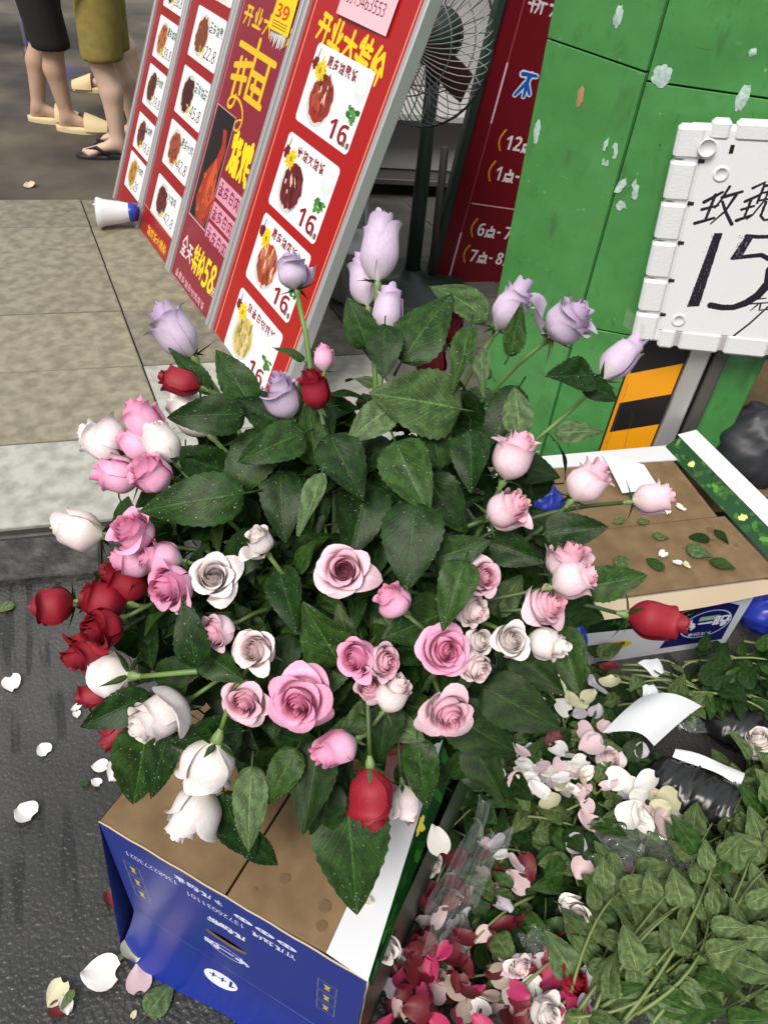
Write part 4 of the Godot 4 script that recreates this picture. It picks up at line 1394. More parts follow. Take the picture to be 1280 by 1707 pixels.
func build_foam_sign(J: Vector3, dr: Vector3, nr: Vector3) -> void:
	# a polystyrene box lid with blocks along its rim, hung on the pillar, lettered by hand
	var o := J + dr * 0.1586 + Vector3(0, 0.5404, 0) + nr * 0.07
	var ca := deg_to_rad(5.4)
	var e1 := dr * cos(ca) + Vector3.UP * sin(ca)
	var e2 := -dr * sin(ca) + Vector3.UP * cos(ca)
	var t := thing("price_sign", "white foam box lid hand lettered with a rose price of 15", "sign", o)
	var b := Basis(e1, e2, nr)
	var W := 0.60
	var H := 0.53
	# the plate, printed with brush strokes
	var S := 1000.0
	var im := canvas(int(W * S), int(H * S), Color(0.915, 0.92, 0.93))
	var q := func(x: float, y: float) -> Vector2: return Vector2(x * S / 1000.0, (H - y / 1000.0) * S)
	for k in 500: disc(im, Vector2(rr(0, W * S), rr(0, H * S)), Vector2(rr(1, 3), rr(1, 3)), Color(0.90, 0.905, 0.915))
	var ink := Color(0.10, 0.09, 0.14)
	var ln := func(p: Array, w0: float, w1: float) -> void:
		var r := []
		for v in p: r.append(q.call(v[0], v[1]))
		stroke(im, r, w0, w1, ink)
	ln.call([[74, 367], [107, 391]], 8, 6)
	ln.call([[73, 350], [106, 362]], 7, 5)
	ln.call([[94, 385], [87, 330]], 7, 6)
	ln.call([[66, 318], [104, 333]], 8, 6)
	ln.call([[119, 404], [108, 372], [100, 356]], 6, 4)
	ln.call([[110, 380], [148, 395]], 8, 6)
	ln.call([[138, 388], [124, 350], [100, 319]], 7, 3)
	ln.call([[113, 370], [128, 345], [146, 322]], 6, 8)
	ln.call([[160, 374], [186, 390]], 7, 6)
	ln.call([[172, 380], [168, 336]], 6, 5)
	ln.call([[158, 356], [182, 366]], 6, 5)
	ln.call([[154, 331], [184, 346]], 8, 5)
	ln.call([[168, 404], [190, 418]], 6, 4)
	ln.call([[190, 412], [186, 372]], 6, 5)
	ln.call([[192, 410], [222, 420], [218, 384]], 6, 5)
	ln.call([[190, 395], [218, 402]], 5, 4)
	ln.call([[188, 378], [218, 386]], 5, 4)
	ln.call([[204, 414], [200, 380], [184, 345], [174, 335]], 5, 3)
	ln.call([[204, 376], [202, 345], [212, 336], [236, 342], [238, 356]], 6, 4)
	ln.call([[214, 372], [222, 358], [232, 366]], 4, 3)
	fill(im, [q.call(114, 299), q.call(132, 300), q.call(126, 116), q.call(98, 111)], ink)
	fill(im, [q.call(184, 300), q.call(196, 300), q.call(200, 292), q.call(190, 252), q.call(164, 240)], ink)
	ln.call([[186, 297], [215, 298], [258, 302]], 10, 8)
	ln.call([[170, 243], [200, 250], [230, 256], [254, 246], [268, 220], [268, 188], [254, 156], [232, 134], [206, 121], [180, 118], [152, 121]], 9, 16)
	ln.call([[262, 222], [266, 190], [252, 158], [230, 136], [206, 122]], 24, 14)
	ln.call([[246, 146], [272, 152]], 4, 3)
	ln.call([[240, 134], [284, 142]], 4, 3)
	ln.call([[258, 134], [246, 116]], 4, 2)
	ln.call([[264, 136], [266, 120], [286, 124]], 4, 3)
	ln.call([[217, 32], [255, 84], [300, 160]], 5, 4)
	for k in 90: disc(im, q.call(rr(100, 130), rr(112, 298)), Vector2(1.2, 1.2), Color(0.45, 0.45, 0.58)) if k % 2 == 0 else disc(im, q.call(rr(170, 195), rr(240, 298)), Vector2(1.2, 1.2), Color(0.5, 0.5, 0.6))
	var st := stool()
	var f := 0.045
	quad(st, b * Vector3(f, H - 0.03, 0.002), b * Vector3(W - f, H - 0.03, 0.002), b * Vector3(W - f, 0.045, 0.002), b * Vector3(f, 0.045, 0.002), Vector2(f / W, 0.03 / H), Vector2(1 - f / W, 0.03 / H), Vector2(1 - f / W, 1 - 0.045 / H), Vector2(f / W, 1 - 0.045 / H))
	obj("lettered_face", done(st), print_mat("foam_print", im, 0.6), t)
	obj("plate", box_mesh(b * Vector3(W * 0.5, H * 0.5, -0.018), Vector3(W - 0.01, H - 0.01, 0.034), b, 0.010), M.foam, t)
	# raised blocks along the edges, dark slots between them
	var edge := [0.005, 0.085, 0.176, 0.270, 0.362, 0.454, 0.527]
	for k in 6:
		var y0: float = edge[k]
		var y1: float = edge[k + 1]
		for x: float in [0.012, W - 0.012]:
			obj("rim_block", box_mesh(b * Vector3(x, (y0 + y1) * 0.5, -0.012), Vector3(0.058, y1 - y0 - 0.005, 0.034), b, 0.007), M.foam, t)
		if k > 0: obj("slot", box_mesh(b * Vector3(0.046, y0, 0.0005), Vector3(0.014, 0.0085, 0.006), b, 0.001), M.ink, t)
	var bot := [0.045, 0.096, 0.207, 0.322, 0.43, 0.555]
	for k in 5:
		var x0: float = bot[k]
		var x1: float = bot[k + 1]
		for y: float in [0.020, H - 0.012]:
			obj("rim_block", box_mesh(b * Vector3((x0 + x1) * 0.5, y, -0.0125), Vector3(x1 - x0 - 0.010, 0.056 if y < 0.1 else 0.040, 0.036), b, 0.007), M.foam, t)
		if k > 0: obj("slot", box_mesh(b * Vector3(x0, 0.022, -0.012), Vector3(0.010, 0.040, 0.030), b, 0.001), M.board_back, t)
	obj("slot", box_mesh(b * Vector3(0.102, 0.482, 0.0005), Vector3(0.009, 0.018, 0.006), b, 0.001), M.leaf_dark, t)
	for p in [[0.094, 0.430], [0.087, 0.074]]:
		st = stool()
		lathe(st, [Vector2(0.017, 0.0), Vector2(0.017, 0.004), Vector2(0.012, 0.005), Vector2(0.011, 0.003), Vector2(0.0, 0.0035)], 18, Transform3D(Basis(e1, nr, e2), b * Vector3(p[0], p[1], 0.0)))
		obj("round_stud", done(st), M.foam, t)
	st = stool()
	lathe(st, [Vector2(0.020, 0.0), Vector2(0.019, 0.003), Vector2(0.017, 0.003), Vector2(0.016, 0.001), Vector2(0.0, 0.001)], 20, Transform3D(Basis(e1, nr, e2), b * Vector3(0.05, 0.485, 0.013)))
	obj("round_stud", done(st), M.foam, t)
	# clear tape round its upper and lower corners
	for c in [[-0.012, 0.03, 0.05]]:
		st = stool()
		sheet(st, 8, 4, func(u: float, v: float) -> Vector3: return b * Vector3(c[0] - 0.03 + c[2] * u, c[1] + 0.05 * v - 0.02 * u, 0.016 - 0.05 * (1.0 - u) + 0.004 * sin(u * 11 + v * 5)))
		obj("tape", done(st), M.clear_film, t)

func build_shop() -> void:
	# back of the shop: wall, steel counter with a shelf, standing fan, the board of opening hours
	var st := stool()
	var w := thing("shop_wall", "grey rendered back wall of the shop", "wall", Vector3(1.6, 0, -6.2))
	obj("wall", box_mesh(Vector3(0, 1.6, 0), Vector3(4.6, 3.2, 0.2), Basis(Vector3.UP, 0.15)), M.shop_wall, w)
	w = thing("side_wall", "dark inner wall of the shop beside the pillar", "wall", Vector3(3.2, 0, -3.2))
	obj("wall", box_mesh(Vector3(0, 1.6, 0), Vector3(0.2, 3.2, 6.0), Basis(Vector3.UP, -0.2)), M.shop_wall, w)
	var c := thing("steel_counter", "stainless steel counter with a shelf behind the standing fan", "counter", Vector3(0.20, 0.04, -4.35))
	var bs := Basis(Vector3.UP, 0.16)
	obj("upper_panel", box_mesh(bs * Vector3(0.1, 0.80, -0.25), Vector3(1.5, 0.76, 0.03), bs), M.steel, c)
	obj("shelf", box_mesh(bs * Vector3(0.1, 0.395, 0.0), Vector3(1.5, 0.035, 0.55), bs), M.steel, c)
	obj("cabinet", box_mesh(bs * Vector3(-0.20, 0.235, -0.06), Vector3(0.62, 0.28, 0.34), bs), M.steel, c)
	obj("lower_shelf", box_mesh(bs * Vector3(0.1, 0.075, 0.0), Vector3(1.4, 0.03, 0.5), bs), M.dark_steel, c)
	obj("upper_cabinet", box_mesh(bs * Vector3(0.1, 1.6, -0.2), Vector3(1.5, 0.8, 0.3), bs), M.dark_steel, c)
	for x: float in [-0.62, 0.82]:
		for z: float in [-0.22, 0.22]: obj("leg", tube_mesh([bs * Vector3(x, 0, z), bs * Vector3(x, 0.375, z)], [0.02], 8), M.steel, c)
	# a few steel pots and a stool low down in the dark
	var pot := thing("steel_pot", "steel pot on the floor before the counter", "pot", gp(585, 492, 0.04))
	st = stool()
	lathe(st, [Vector2(0.0, 0.01), Vector2(0.10, 0.01), Vector2(0.11, 0.03), Vector2(0.11, 0.22), Vector2(0.118, 0.225), Vector2(0.112, 0.23), Vector2(0.104, 0.22), Vector2(0.104, 0.02)], 24)
	obj("pot_body", done(st), M.steel, pot)
	st = stool()
	lathe(st, [Vector2(0.118, 0.229), Vector2(0.09, 0.245), Vector2(0.02, 0.252), Vector2(0.018, 0.27), Vector2(0.0, 0.272)], 24)
	obj("lid", done(st), M.steel, pot)
	# the fan
	var foot := gp(684, 480, 0.04)
	var axis := Vector3(-0.45, 0.05, 0.89).normalized()
	var rise := 0.5
	while seen(foot + Vector3(0, rise, 0) + axis * 0.13).y > 66.0: rise += 0.01
	var hub := Vector3(0, rise, 0) + axis * 0.13
	var fan := thing("standing_fan", "dark green industrial standing fan with a wire cage", "fan", foot)
	st = stool()
	lathe(st, [Vector2(0.24, 0.0), Vector2(0.235, 0.025), Vector2(0.06, 0.05), Vector2(0.035, 0.09)], 24)
	obj("base", done(st), M.fan_green, fan)
	obj("pole", tube_mesh([Vector3(0, 0.04, 0), Vector3(0, rise - 0.13, 0)], [0.032, 0.026], 12), M.fan_green, fan)
	obj("support_bar", tube_mesh([Vector3(0.085, 0.03, -0.06), Vector3(0.075, 0.55, -0.08)], [0.016], 8), M.dark_steel, fan)
	var ax := axis.cross(Vector3.UP).normalized()
	var ay := ax.cross(axis)
	var fr := Basis(ax, axis, -ay)
	obj("pole_head", tube_mesh([Vector3(0, rise - 0.15, 0), Vector3(0, rise - 0.08, 0), hub - axis * 0.11], [0.028, 0.03], 8), M.fan_green, fan)
	st = stool()
	lathe(st, [Vector2(0.0, -0.20), Vector2(0.07, -0.19), Vector2(0.085, -0.16), Vector2(0.085, -0.05), Vector2(0.06, -0.03), Vector2(0, -0.03)], 18, Transform3D(fr, hub))
	obj("motor", done(st), M.fan_green, fan)
	for k in 3:
		st = stool()
		var ba := TAU * k / 3 + 0.55
		sheet(st, 6, 5, func(u: float, v: float) -> Vector3:
			var r := 0.05 + 0.185 * u
			var wd := (0.026 + 0.034 * sin(u * 2.2)) * (v - 0.5) * 2.0
			return hub + fr * Vector3(cos(ba) * r - sin(ba) * wd, 0.02 + wd * 0.45, sin(ba) * r + cos(ba) * wd))
		obj("blade", done(st), M.fan_blade, fan)
	var R := 0.265
	for k in 60:
		var a := TAU * k / 60
		var pts := []
		for s in 9:
			var v := s / 8.0
			var r := lerpf(0.05, R, sin(v * PI * 0.5))
			pts.append(hub + fr * Vector3(cos(a + v * 0.35) * r, 0.10 * cos(v * PI * 0.5) + 0.0, sin(a + v * 0.35) * r))
		obj("cage_wire", tube_mesh(pts, [0.0021], 4), M.fan_wire, fan)
		if k % 2 == 0:
			pts = []
			for s in 7:
				var v := s / 6.0
				var r := lerpf(0.08, R, sin(v * PI * 0.5))
				pts.append(hub + fr * Vector3(cos(a) * r, -0.09 * cos(v * PI * 0.5), sin(a) * r))
			obj("cage_wire", tube_mesh(pts, [0.0021], 4), M.fan_wire, fan)
	for e in [[R, 0.0, 0.0045], [0.16, 0.085, 0.0025], [0.052, 0.10, 0.004], [0.17, -0.072, 0.0025]]:
		var pts := []
		for k in 37: pts.append(hub + fr * Vector3(cos(TAU * k / 36) * e[0], e[1], sin(TAU * k / 36) * e[0]))
		obj("cage_ring", tube_mesh(pts, [e[2]], 5), M.fan_wire if e[0] < 0.2 else M.fan_green, fan)
	# board of opening hours
	var d := Vector3(cos(0.262), 0, -sin(0.262))
	var n := d.cross(Vector3.UP)
	var lean := deg_to_rad(7.2)
	var e1 := d * cos(lean) - Vector3.UP * sin(lean)
	var e2 := d * sin(lean) + Vector3.UP * cos(lean)
	var o := Vector3(0.17, 0, -3.1) - d * 0.0675 + Vector3(0, 0.04, 0)
	var hb := thing("hours_board", "dark red board of opening hours half hidden by the green pillar", "sign board", o)
	var S := 900.0
	var im := canvas(int(0.62 * S), int(1.42 * S), Color(0.42, 0.045, 0.10))
	var q := func(x: float, y: float) -> Vector2: return Vector2(x * S, (1.42 - y) * S)
	stroke(im, [q.call(0.068, 1.42), q.call(0.068, 0.02)], 3, 3, Color(0.66, 0.32, 0.38))
	stroke(im, [q.call(0.068, 0.86), q.call(0.068, 0.66)], 7, 7, Color(0.86, 0.74, 0.80))
	stroke(im, [q.call(0.068, 0.23), q.call(0.068, 0.04)], 7, 7, Color(0.86, 0.74, 0.80))
	stroke(im, [q.call(0.080, 0.355), q.call(0.60, 0.355)], 5, 5, Color(0.82, 0.62, 0.68))
	for r in [[0.118, 0.575, "12点-2点)"], [0.112, 0.458, "1点-2点)"], [0.105, 0.228, "6点-7点)"], [0.104, 0.115, "7点-8点)"]]:
		var y: float = r[1]
		var x: float = r[0]
		var arc := []
		for k in 7: arc.append(q.call(x + 0.016 - 0.014 * sin(PI * k / 6.0), y + 0.068 - 0.075 * k / 6.0))
		stroke(im, arc, 7, 5, Color(0.90, 0.60, 0.12))
		var cx: float = x + 0.028
		for ch in (r[2] as String):
			if ch == "点":
				glyph(im, ch, q.call(cx, y + 0.052), Vector2(46, 0), Vector2(0, 50), 8, Color(0.88, 0.86, 0.88))
				cx += 0.054
			else:
				latin(im, ch, q.call(cx, y + (0.02 if ch == "-" else 0.0)), Vector2(58, 0), Vector2(0, -66), Color(0.88, 0.86, 0.88), 1)
				cx += 0.034
	glyph(im, "不", q.call(0.128, 0.862), Vector2(62, 0), Vector2(0, 92), 22, Color(0.85, 0.92, 0.97))
	glyph(im, "不", q.call(0.128, 0.862), Vector2(62, 0), Vector2(0, 92), 12, Color(0.10, 0.36, 0.75))
	han(im, "新开", q.call(0.085, 1.10), Vector2(66, 0), Vector2(0, 70), 8, Color(0.85, 0.80, 0.84), 1.1)
	st = stool()
	var B := Basis(e1, e2, n)
	quad(st, B * Vector3(0, 1.42, 0), B * Vector3(0.62, 1.42, 0), B * Vector3(0.62, 0, 0), B * Vector3.ZERO)
	obj("printed_panel", done(st), print_mat("hours", im, 0.35), hb)
	obj("backing", box_mesh(B * Vector3(0.31, 0.71, -0.018), Vector3(0.61, 1.41, 0.03), B), M.board_back, hb)
	for x: float in [-0.015, 0.635]: obj("frame_bar", box_mesh(B * Vector3(x, 0.71, -0.012), Vector3(0.032, 1.44, 0.05), B, 0.004), M.fan_green, hb)
	for y: float in [0.0, 1.42]: obj("frame_bar", box_mesh(B * Vector3(0.31, y, -0.012), Vector3(0.60, 0.024, 0.046), B, 0.004), M.fan_green, hb)
	# goods inside the shop beyond the pillar
	var k1 := at(1252, 640, 2.75)
	var ct := thing("shop_carton", "brown carton with a yellow band inside the shop", "carton", Vector3(k1.x, 0.0, k1.z))
	bs = Basis(Vector3.UP, 0.5)
	obj("carton_body", box_mesh(Vector3(0.08, k1.y * 0.5, 0), Vector3(0.42, k1.y, 0.36), bs), M.card, ct)
	im = canvas(128, 64, Color(0.80, 0.48, 0.06))
	latin(im, "8", Vector2(84, 52), Vector2(52, 0), Vector2(0, -56), Color(0.30, 0.14, 0.05), 1)
	st = stool()
	quad(st, bs * Vector3(-0.20, 0, 0.183) + Vector3(0.08, k1.y * 0.95, 0), bs * Vector3(0.20, 0, 0.183) + Vector3(0.08, k1.y * 0.95, 0), bs * Vector3(0.20, 0, 0.183) + Vector3(0.08, k1.y * 0.62, 0), bs * Vector3(-0.20, 0, 0.183) + Vector3(0.08, k1.y * 0.62, 0))
	obj("yellow_band", done(st), print_mat("yellow_band", im, 0.6), ct)
	crumpled("plastic_bag", "crumpled lilac plastic bag beside the green wall strip", "bag", at(1196, 640, 2.35), Vector3(0.05, 0.11, 0.05), M.lilac_plastic, 5)
	crumpled("sack", "dark grey sack slumped behind the watermelon carton", "sack", at(1262, 745, 2.22), Vector3(0.20, 0.21, 0.18), M.grey_bag, 9)
	crumpled("plastic_bag", "deep blue plastic bag on the shop floor beyond the pillar", "bag", at(1250, 575, 2.95), Vector3(0.22, 0.16, 0.15), M.blue_plastic, 11)
	var tx := thing("tray", "flat brown cardboard tray behind the watermelon carton", "tray", gp(1230, 790, 0.12))
	obj("tray_body", box_mesh(Vector3(0.05, 0, -0.1), Vector3(0.5, 0.05, 0.42), Basis(Vector3.UP, 0.3)), M.card, tx)

func crumpled(called: String, label: String, cat: String, pos: Vector3, size: Vector3, m: Material, seed_: int, flat := 0.0) -> Node3D:
	# a soft crumpled bag: a sphere pushed in and out along sharp folds
	var n := FastNoiseLite.new()
	n.seed = seed_
	n.noise_type = FastNoiseLite.TYPE_CELLULAR
	n.cellular_return_type = FastNoiseLite.RETURN_DISTANCE
	n.frequency = 0.9
	var st := stool()
	sheet(st, 36, 20, func(u: float, v: float) -> Vector3:
		var d := Vector3(cos(u * TAU) * sin(v * PI), cos(v * PI), sin(u * TAU) * sin(v * PI))
		var r := 0.84 + 0.30 * n.get_noise_3dv(d * 2.2) + 0.14 * n.get_noise_3dv(d * 5.0)
		return d * r * size)
	var t := thing(called, label, cat, pos)
	obj("crumpled_skin", done(st), m, t)
	return t

func build_people() -> void:
	person("person in black shorts and cream slippers turned towards the boards", [gp(86, 203, 0.032), gp(134, 219, 0.032)], Vector3(0.93, 0, -0.1), M.skin_tan, M.black_cloth, M.black_cloth, M.cream_rubber, false, 0.42, false)
	person("person in olive shorts and black flip-flops with a black shirt", [gp(184, 262, 0.032), gp(214, 236, 0.032)], Vector3(-0.93, 0, 0.28), M.skin_pale, M.olive_cloth, M.black_cloth, M.black_rubber, true, 0.46, false)
	person("person in dark long trousers standing behind the olive shorts", [gp(168, 152, 0.032), gp(222, 178, 0.032)], Vector3(-0.9, 0, 0.2), M.skin_pale, M.navy_cloth, M.navy_cloth, M.cream_rubber, false, 0.4, true)
	# megaphone lying against the first boards
	var p := gp(190, 378, 0.04)
	var t := thing("megaphone", "white megaphone with a blue body lying against the price board", "megaphone", p)
	var st := stool()
	var ax := Vector3(0.97, 0.02, -0.24).normalized()
	var b := Basis(Vector3.UP.cross(ax).normalized(), ax, Vector3.ZERO)
	b.z = b.x.cross(b.y)
	b = b.scaled(Vector3.ONE * 0.86)
	var xf := Transform3D(b, Vector3(-0.05, 0.067, 0.02))
	lathe(st, [Vector2(0.060, 0.02), Vector2(0.071, -0.006), Vector2(0.077, 0.0), Vector2(0.066, 0.03), Vector2(0.053, 0.12), Vector2(0.045, 0.155)], 28, xf)
	obj("horn", done(st), M.white_plastic, t)
	st = stool()
	lathe(st, [Vector2(0.046, 0.155), Vector2(0.047, 0.165), Vector2(0.045, 0.192), Vector2(0.03, 0.199), Vector2(0.0, 0.2)], 24, xf)
	obj("body", done(st), M.blue_plastic, t)
	st = stool()
	lathe(st, [Vector2(0.0, 0.05), Vector2(0.03, 0.055), Vector2(0.058, 0.03)], 24, xf)
	obj("mouth", done(st), M.board_back, t)
	obj("handle", tube_mesh([xf * Vector3(0.04, 0.17, 0.0), xf * Vector3(0.10, 0.18, 0.0), xf * Vector3(0.10, 0.195, 0), xf * Vector3(0.04, 0.19, 0)], [0.008], 6), M.blue_plastic, t)
	# foot of a hand cart, a pale bundle on it, and a small blue lamp far behind
	var k := gp(52, 104)
	t = thing("hand_cart", "hand cart with a steel frame and castors in the street", "cart", k)
	for x: float in [0.0, -0.75]:
		for z: float in [0.0, -0.5]:
			obj("leg", tube_mesh([Vector3(x, 0.09, z), Vector3(x, 0.95, z)], [0.022], 8), M.alu, t)
			st = stool()
			lathe(st, [Vector2(0.02, -0.02), Vector2(0.052, -0.018), Vector2(0.055, 0.0), Vector2(0.052, 0.018), Vector2(0.02, 0.02)], 16, Transform3D(Basis(Vector3.BACK, PI / 2), Vector3(x, 0.055, z)))
			obj("castor", done(st), M.dark_steel, t)
	obj("deck", box_mesh(Vector3(-0.375, 0.42, -0.25), Vector3(0.80, 0.04, 0.55)), M.dark_steel, t)
	obj("deck", box_mesh(Vector3(-0.375, 0.93, -0.25), Vector3(0.80, 0.04, 0.55)), M.dark_steel, t)
	crumpled("sack", "white sack on the lower deck of the hand cart", "sack", k + Vector3(-0.35, 0.56, -0.1), Vector3(0.34, 0.15, 0.22), M.paper, 21)
	var lm := mat("blue_glow", Color(0.05, 0.06, 0.5), 0.4)
	lm.emission_enabled = true
	lm.emission = Color(0.08, 0.08, 1.0)
	lm.emission_energy_multiplier = 2.2
	k = gp(94, 122) + Vector3(0, 0.06, 0)
	t = thing("blue_lamp", "small glowing blue lamp on the street behind the legs", "lamp", k)
	st = stool()
	lathe(st, [Vector2(0, -0.05), Vector2(0.035, -0.04), Vector2(0.045, 0.0), Vector2(0.035, 0.04), Vector2(0, 0.05)], 16)
	obj("lamp_globe", done(st), lm, t)
	var ol := OmniLight3D.new()
	ol.name = "lamp_light"
	ol.light_color = Color(0.15, 0.15, 1.0)
	ol.light_energy = 0.03
	ol.light_size = 0.045
	ol.omni_range = 3.0
	ol.omni_attenuation = 2.0
	ol.shadow_enabled = true
	t.add_child(ol)

func build_cartons() -> void:
	# blue watermelon carton, upside down, that carries the bucket
	var h := 0.47
	var c0 := gp(165, 1370, h)
	var c1 := gp(613, 1637, h)
	var e1 := (c1 - c0).normalized()
	var e2 := Vector3(e1.z, 0, -e1.x)
	var W := c1.distance_to(c0)
	var D := 0.50
	var t := thing("fruit_carton", "upturned blue fruit carton carrying the bucket of roses", "carton", Vector3(c0.x, 0, c0.z))
	var o := t.position
	var P := func(a: float, y: float, d: float) -> Vector3: return c0 - o + e1 * a + e2 * d + Vector3(0, y - h, 0)
	var S := 2000.0
	var blue := Color(0.085, 0.18, 0.56)
	var im := canvas(int(W * S), int(h * S), blue)
	var wh := Color(0.93, 0.95, 1.0)
	var q := func(a: float, y: float) -> Vector2: return Vector2(a * S, (h - y) * S)
	# print stands on its head, as the carton does
	var left := Vector2(-1, 0)
	latin(im, "13682273021", q.call(0.124, 0.418), left * 30, Vector2(0, 38), wh)
	han(im, "品瓜甜香", q.call(0.204, 0.424), left * 40, Vector2(0, -34), 5, wh, 1.05)
	latin(im, "13726031101", q.call(0.232, 0.404), left * 32, Vector2(0, 40), wh)
	han(im, "订瓜热线", q.call(0.312, 0.384), left * 34, Vector2(0, -40), 4.5, wh, 1.0)
	for k in 3:
		var m: Vector2 = q.call(0.231 + 0.0335 * k, 0.424)
		disc(im, m, Vector2(30, 14), wh)
		han(im, "品品", m + Vector2(20, 10), left * 20, Vector2(0, -20), 2.5, blue, 1.0)
	han(im, "瓜甜新", q.call(0.232, 0.334), left * 44, Vector2(0, -42), 8, wh, 1.0)
	disc(im, q.call(0.190, 0.232), Vector2(62, 40), wh)
	disc(im, q.call(0.190, 0.232), Vector2(57, 36), blue)
	han(im, "第一甜", q.call(0.232, 0.221), left * 56, Vector2(0, -50), 9, wh, 0.95)
	for x: float in [0.022, 0.345]:
		for k in 3:
			var a: Vector2 = q.call(x, 0.372 - 0.046 * k)
			rrect(im, a, a + Vector2(58, 80), 3, Color(0.62, 0.62, 0.50))
			rrect(im, a + Vector2(2, 2), a + Vector2(56, 78), 3, blue)
			fill(im, [a + Vector2(18, 20), a + Vector2(40, 20), a + Vector2(34, 44), a + Vector2(40, 58), a + Vector2(20, 58), a + Vector2(25, 44)], Color(0.85, 0.74, 0.15))
	disc(im, q.call(0.178, 0.082), Vector2(62, 46), wh)
	latin(im, "1++", q.call(0.206, 0.096), left * 62, Vector2(0, 60), blue, 1)
	stroke(im, [q.call(-0.02, 0.152), q.call(0.44, 0.138)], 3, 3, Color(0.45, 0.55, 0.80))
	for k in 60: stroke(im, [Vector2(rr(0, W * S), rr(600, 760)), Vector2(rr(0, W * S), rr(600, 780))], 1, 1, Color(0.11, 0.18, 0.54)) if k < 8 else disc(im, Vector2(rr(0, W * S), rr(0, h * S)), Vector2(rr(2, 26), rr(1, 3)), Color(0.10, 0.20, 0.58), 0.3)
	# print of the front, a hand hole cut through it
	var st := stool()
	var hx := 0.193
	var hy := 0.285
	var ring := []
	for k in 24: ring.append([hx + 0.037 * cos(TAU * k / 24), hy + 0.0135 * sin(TAU * k / 24)])
	var out := []
	for k in 24:
		var a := TAU * k / 24
		var s := 1.0 / maxf(absf(cos(a)) , absf(sin(a)))
		out.append([hx + 0.06 * cos(a) * s, hy + 0.04 * sin(a) * s])
	var uv := func(a: float, y: float) -> Vector2: return Vector2(a / W, (h - y) / h)
	var cell := func(a0: float, y0: float, a1: float, y1: float) -> void:
		quad(st, P.call(a0, y1, 0), P.call(a1, y1, 0), P.call(a1, y0, 0), P.call(a0, y0, 0), uv.call(a0, y1), uv.call(a1, y1), uv.call(a1, y0), uv.call(a0, y0))
	cell.call(0, 0.145, hx - 0.06, h)
	cell.call(hx + 0.06, 0.145, W, h)
	cell.call(hx - 0.06, hy + 0.04, hx + 0.06, h)
	cell.call(hx - 0.06, 0.145, hx + 0.06, hy - 0.04)
	for k in 24:
		var l := (k + 1) % 24
		quad(st, P.call(out[l][0], out[l][1], 0), P.call(out[k][0], out[k][1], 0), P.call(ring[k][0], ring[k][1], 0), P.call(ring[l][0], ring[l][1], 0), uv.call(out[l][0], out[l][1]), uv.call(out[k][0], out[k][1]), uv.call(ring[k][0], ring[k][1]), uv.call(ring[l][0], ring[l][1]))
	var pm := print_mat("carton_print", im, 0.30)
	obj("printed_front", done(st), pm, t)
	st = stool()
	for k in 24:
		var l := (k + 1) % 24
		quad(st, P.call(ring[k][0], ring[k][1], 0), P.call(ring[l][0], ring[l][1], 0), P.call(ring[l][0], ring[l][1], 0.003), P.call(ring[k][0], ring[k][1], 0.003))
	obj("hand_hole", done(st), M.card, t)
	st = stool()
	# the lower part flares out a little
	sheet(st, 12, 6, func(u: float, v: float) -> Vector3: return P.call(u * W - 0.03 * v * (1 - u), 0.145 * (1 - v) + 0.002, -0.035 * v * v - 0.006 * sin(u * 9.0) * v))
	var fl := obj("lower_flap", done(st), null, t)
	var fm := print_mat("flap_print", im, 0.3)
	fm.uv1_scale = Vector3(1, 0.145 / h, 1)
	fm.uv1_offset = Vector3(0, 1.0 - 0.145 / h, 0)
	fl.material_override = fm
	# board edges show their brown core where the print is worn
	st = stool()
	var rim := []
	for k in 25: rim.append(P.call(W * k / 24.0, h + 0.0006, 0.0005 + 0.0004 * sin(k * 1.7)))
	tube(st, rim, [0.0013], 5)
	obj("worn_edge", done(st), M.card_inner, t)
	st = stool()
	rim = []
	for k in 13: rim.append(P.call(W + 0.0004 * sin(k * 2.0), h - (h - 0.15) * k / 12.0, 0.0005))
	tube(st, rim, [0.0012], 5)
	obj("worn_edge", done(st), M.card_inner, t)
	# sides and back
	st = stool()
	st.set_smooth_group(-1)
	quad(st, P.call(0, h, D), P.call(0, h, 0), P.call(-0.03, 0, -0.03), P.call(-0.03, 0, D))
	obj("side_wall", done(st), M.blue_card, t)
	st = stool()
	quad(st, P.call(W, h, 0), P.call(W, h, D), P.call(W + 0.0, 0, D), P.call(W + 0.0, 0, -0.03))
	obj("side_wall", done(st), M.dark_green_card, t)
	st = stool()
	quad(st, P.call(W, h, D), P.call(0, h, D), P.call(0, 0, D), P.call(W, 0, D))
	obj("back_wall", done(st), M.blue_card, t)
	# top: two brown flaps meeting at a seam, a white flap and a printed green edge
	var seam := 0.206
	var wl := gp(544, 1589, h) - c0
	var wr := gp(690, 1265, h) - c0
	var slab := func(p: Array, y: float, th: float, nm: String, m: Material) -> void:
		st = stool()
		var pp := []
		for v: Vector3 in p: pp.append(v + c0 - o)
		bevel_prism(st, pp, y - th, y, 0.0015)
		obj(nm, done(st), m, t)
	slab.call([e2 * D, e1 * (seam - 0.0015) + e2 * D, e1 * (seam - 0.0015), Vector3.ZERO], h, 0.006, "top_flap", M.card)
	slab.call([e1 * (seam + 0.0015) + e2 * D, wr + e2 * (D - wr.dot(e2)), wl, e1 * (seam + 0.0015)], h + 0.001, 0.006, "top_flap", M.card)
	var g0 := c1 - c0
	var g1 := gp(722, 1285, h) - c0
	var g2 := gp(752, 1290, h) - c0
	var ext := func(a: Vector3, b: Vector3) -> Vector3: return a + (b - a) * (D - a.dot(e2)) / maxf(0.01, (b - a).dot(e2))
	slab.call([ext.call(wl, wr), ext.call(g0, g1), g0, wl], h + 0.004, 0.004, "white_flap", M.white_card)
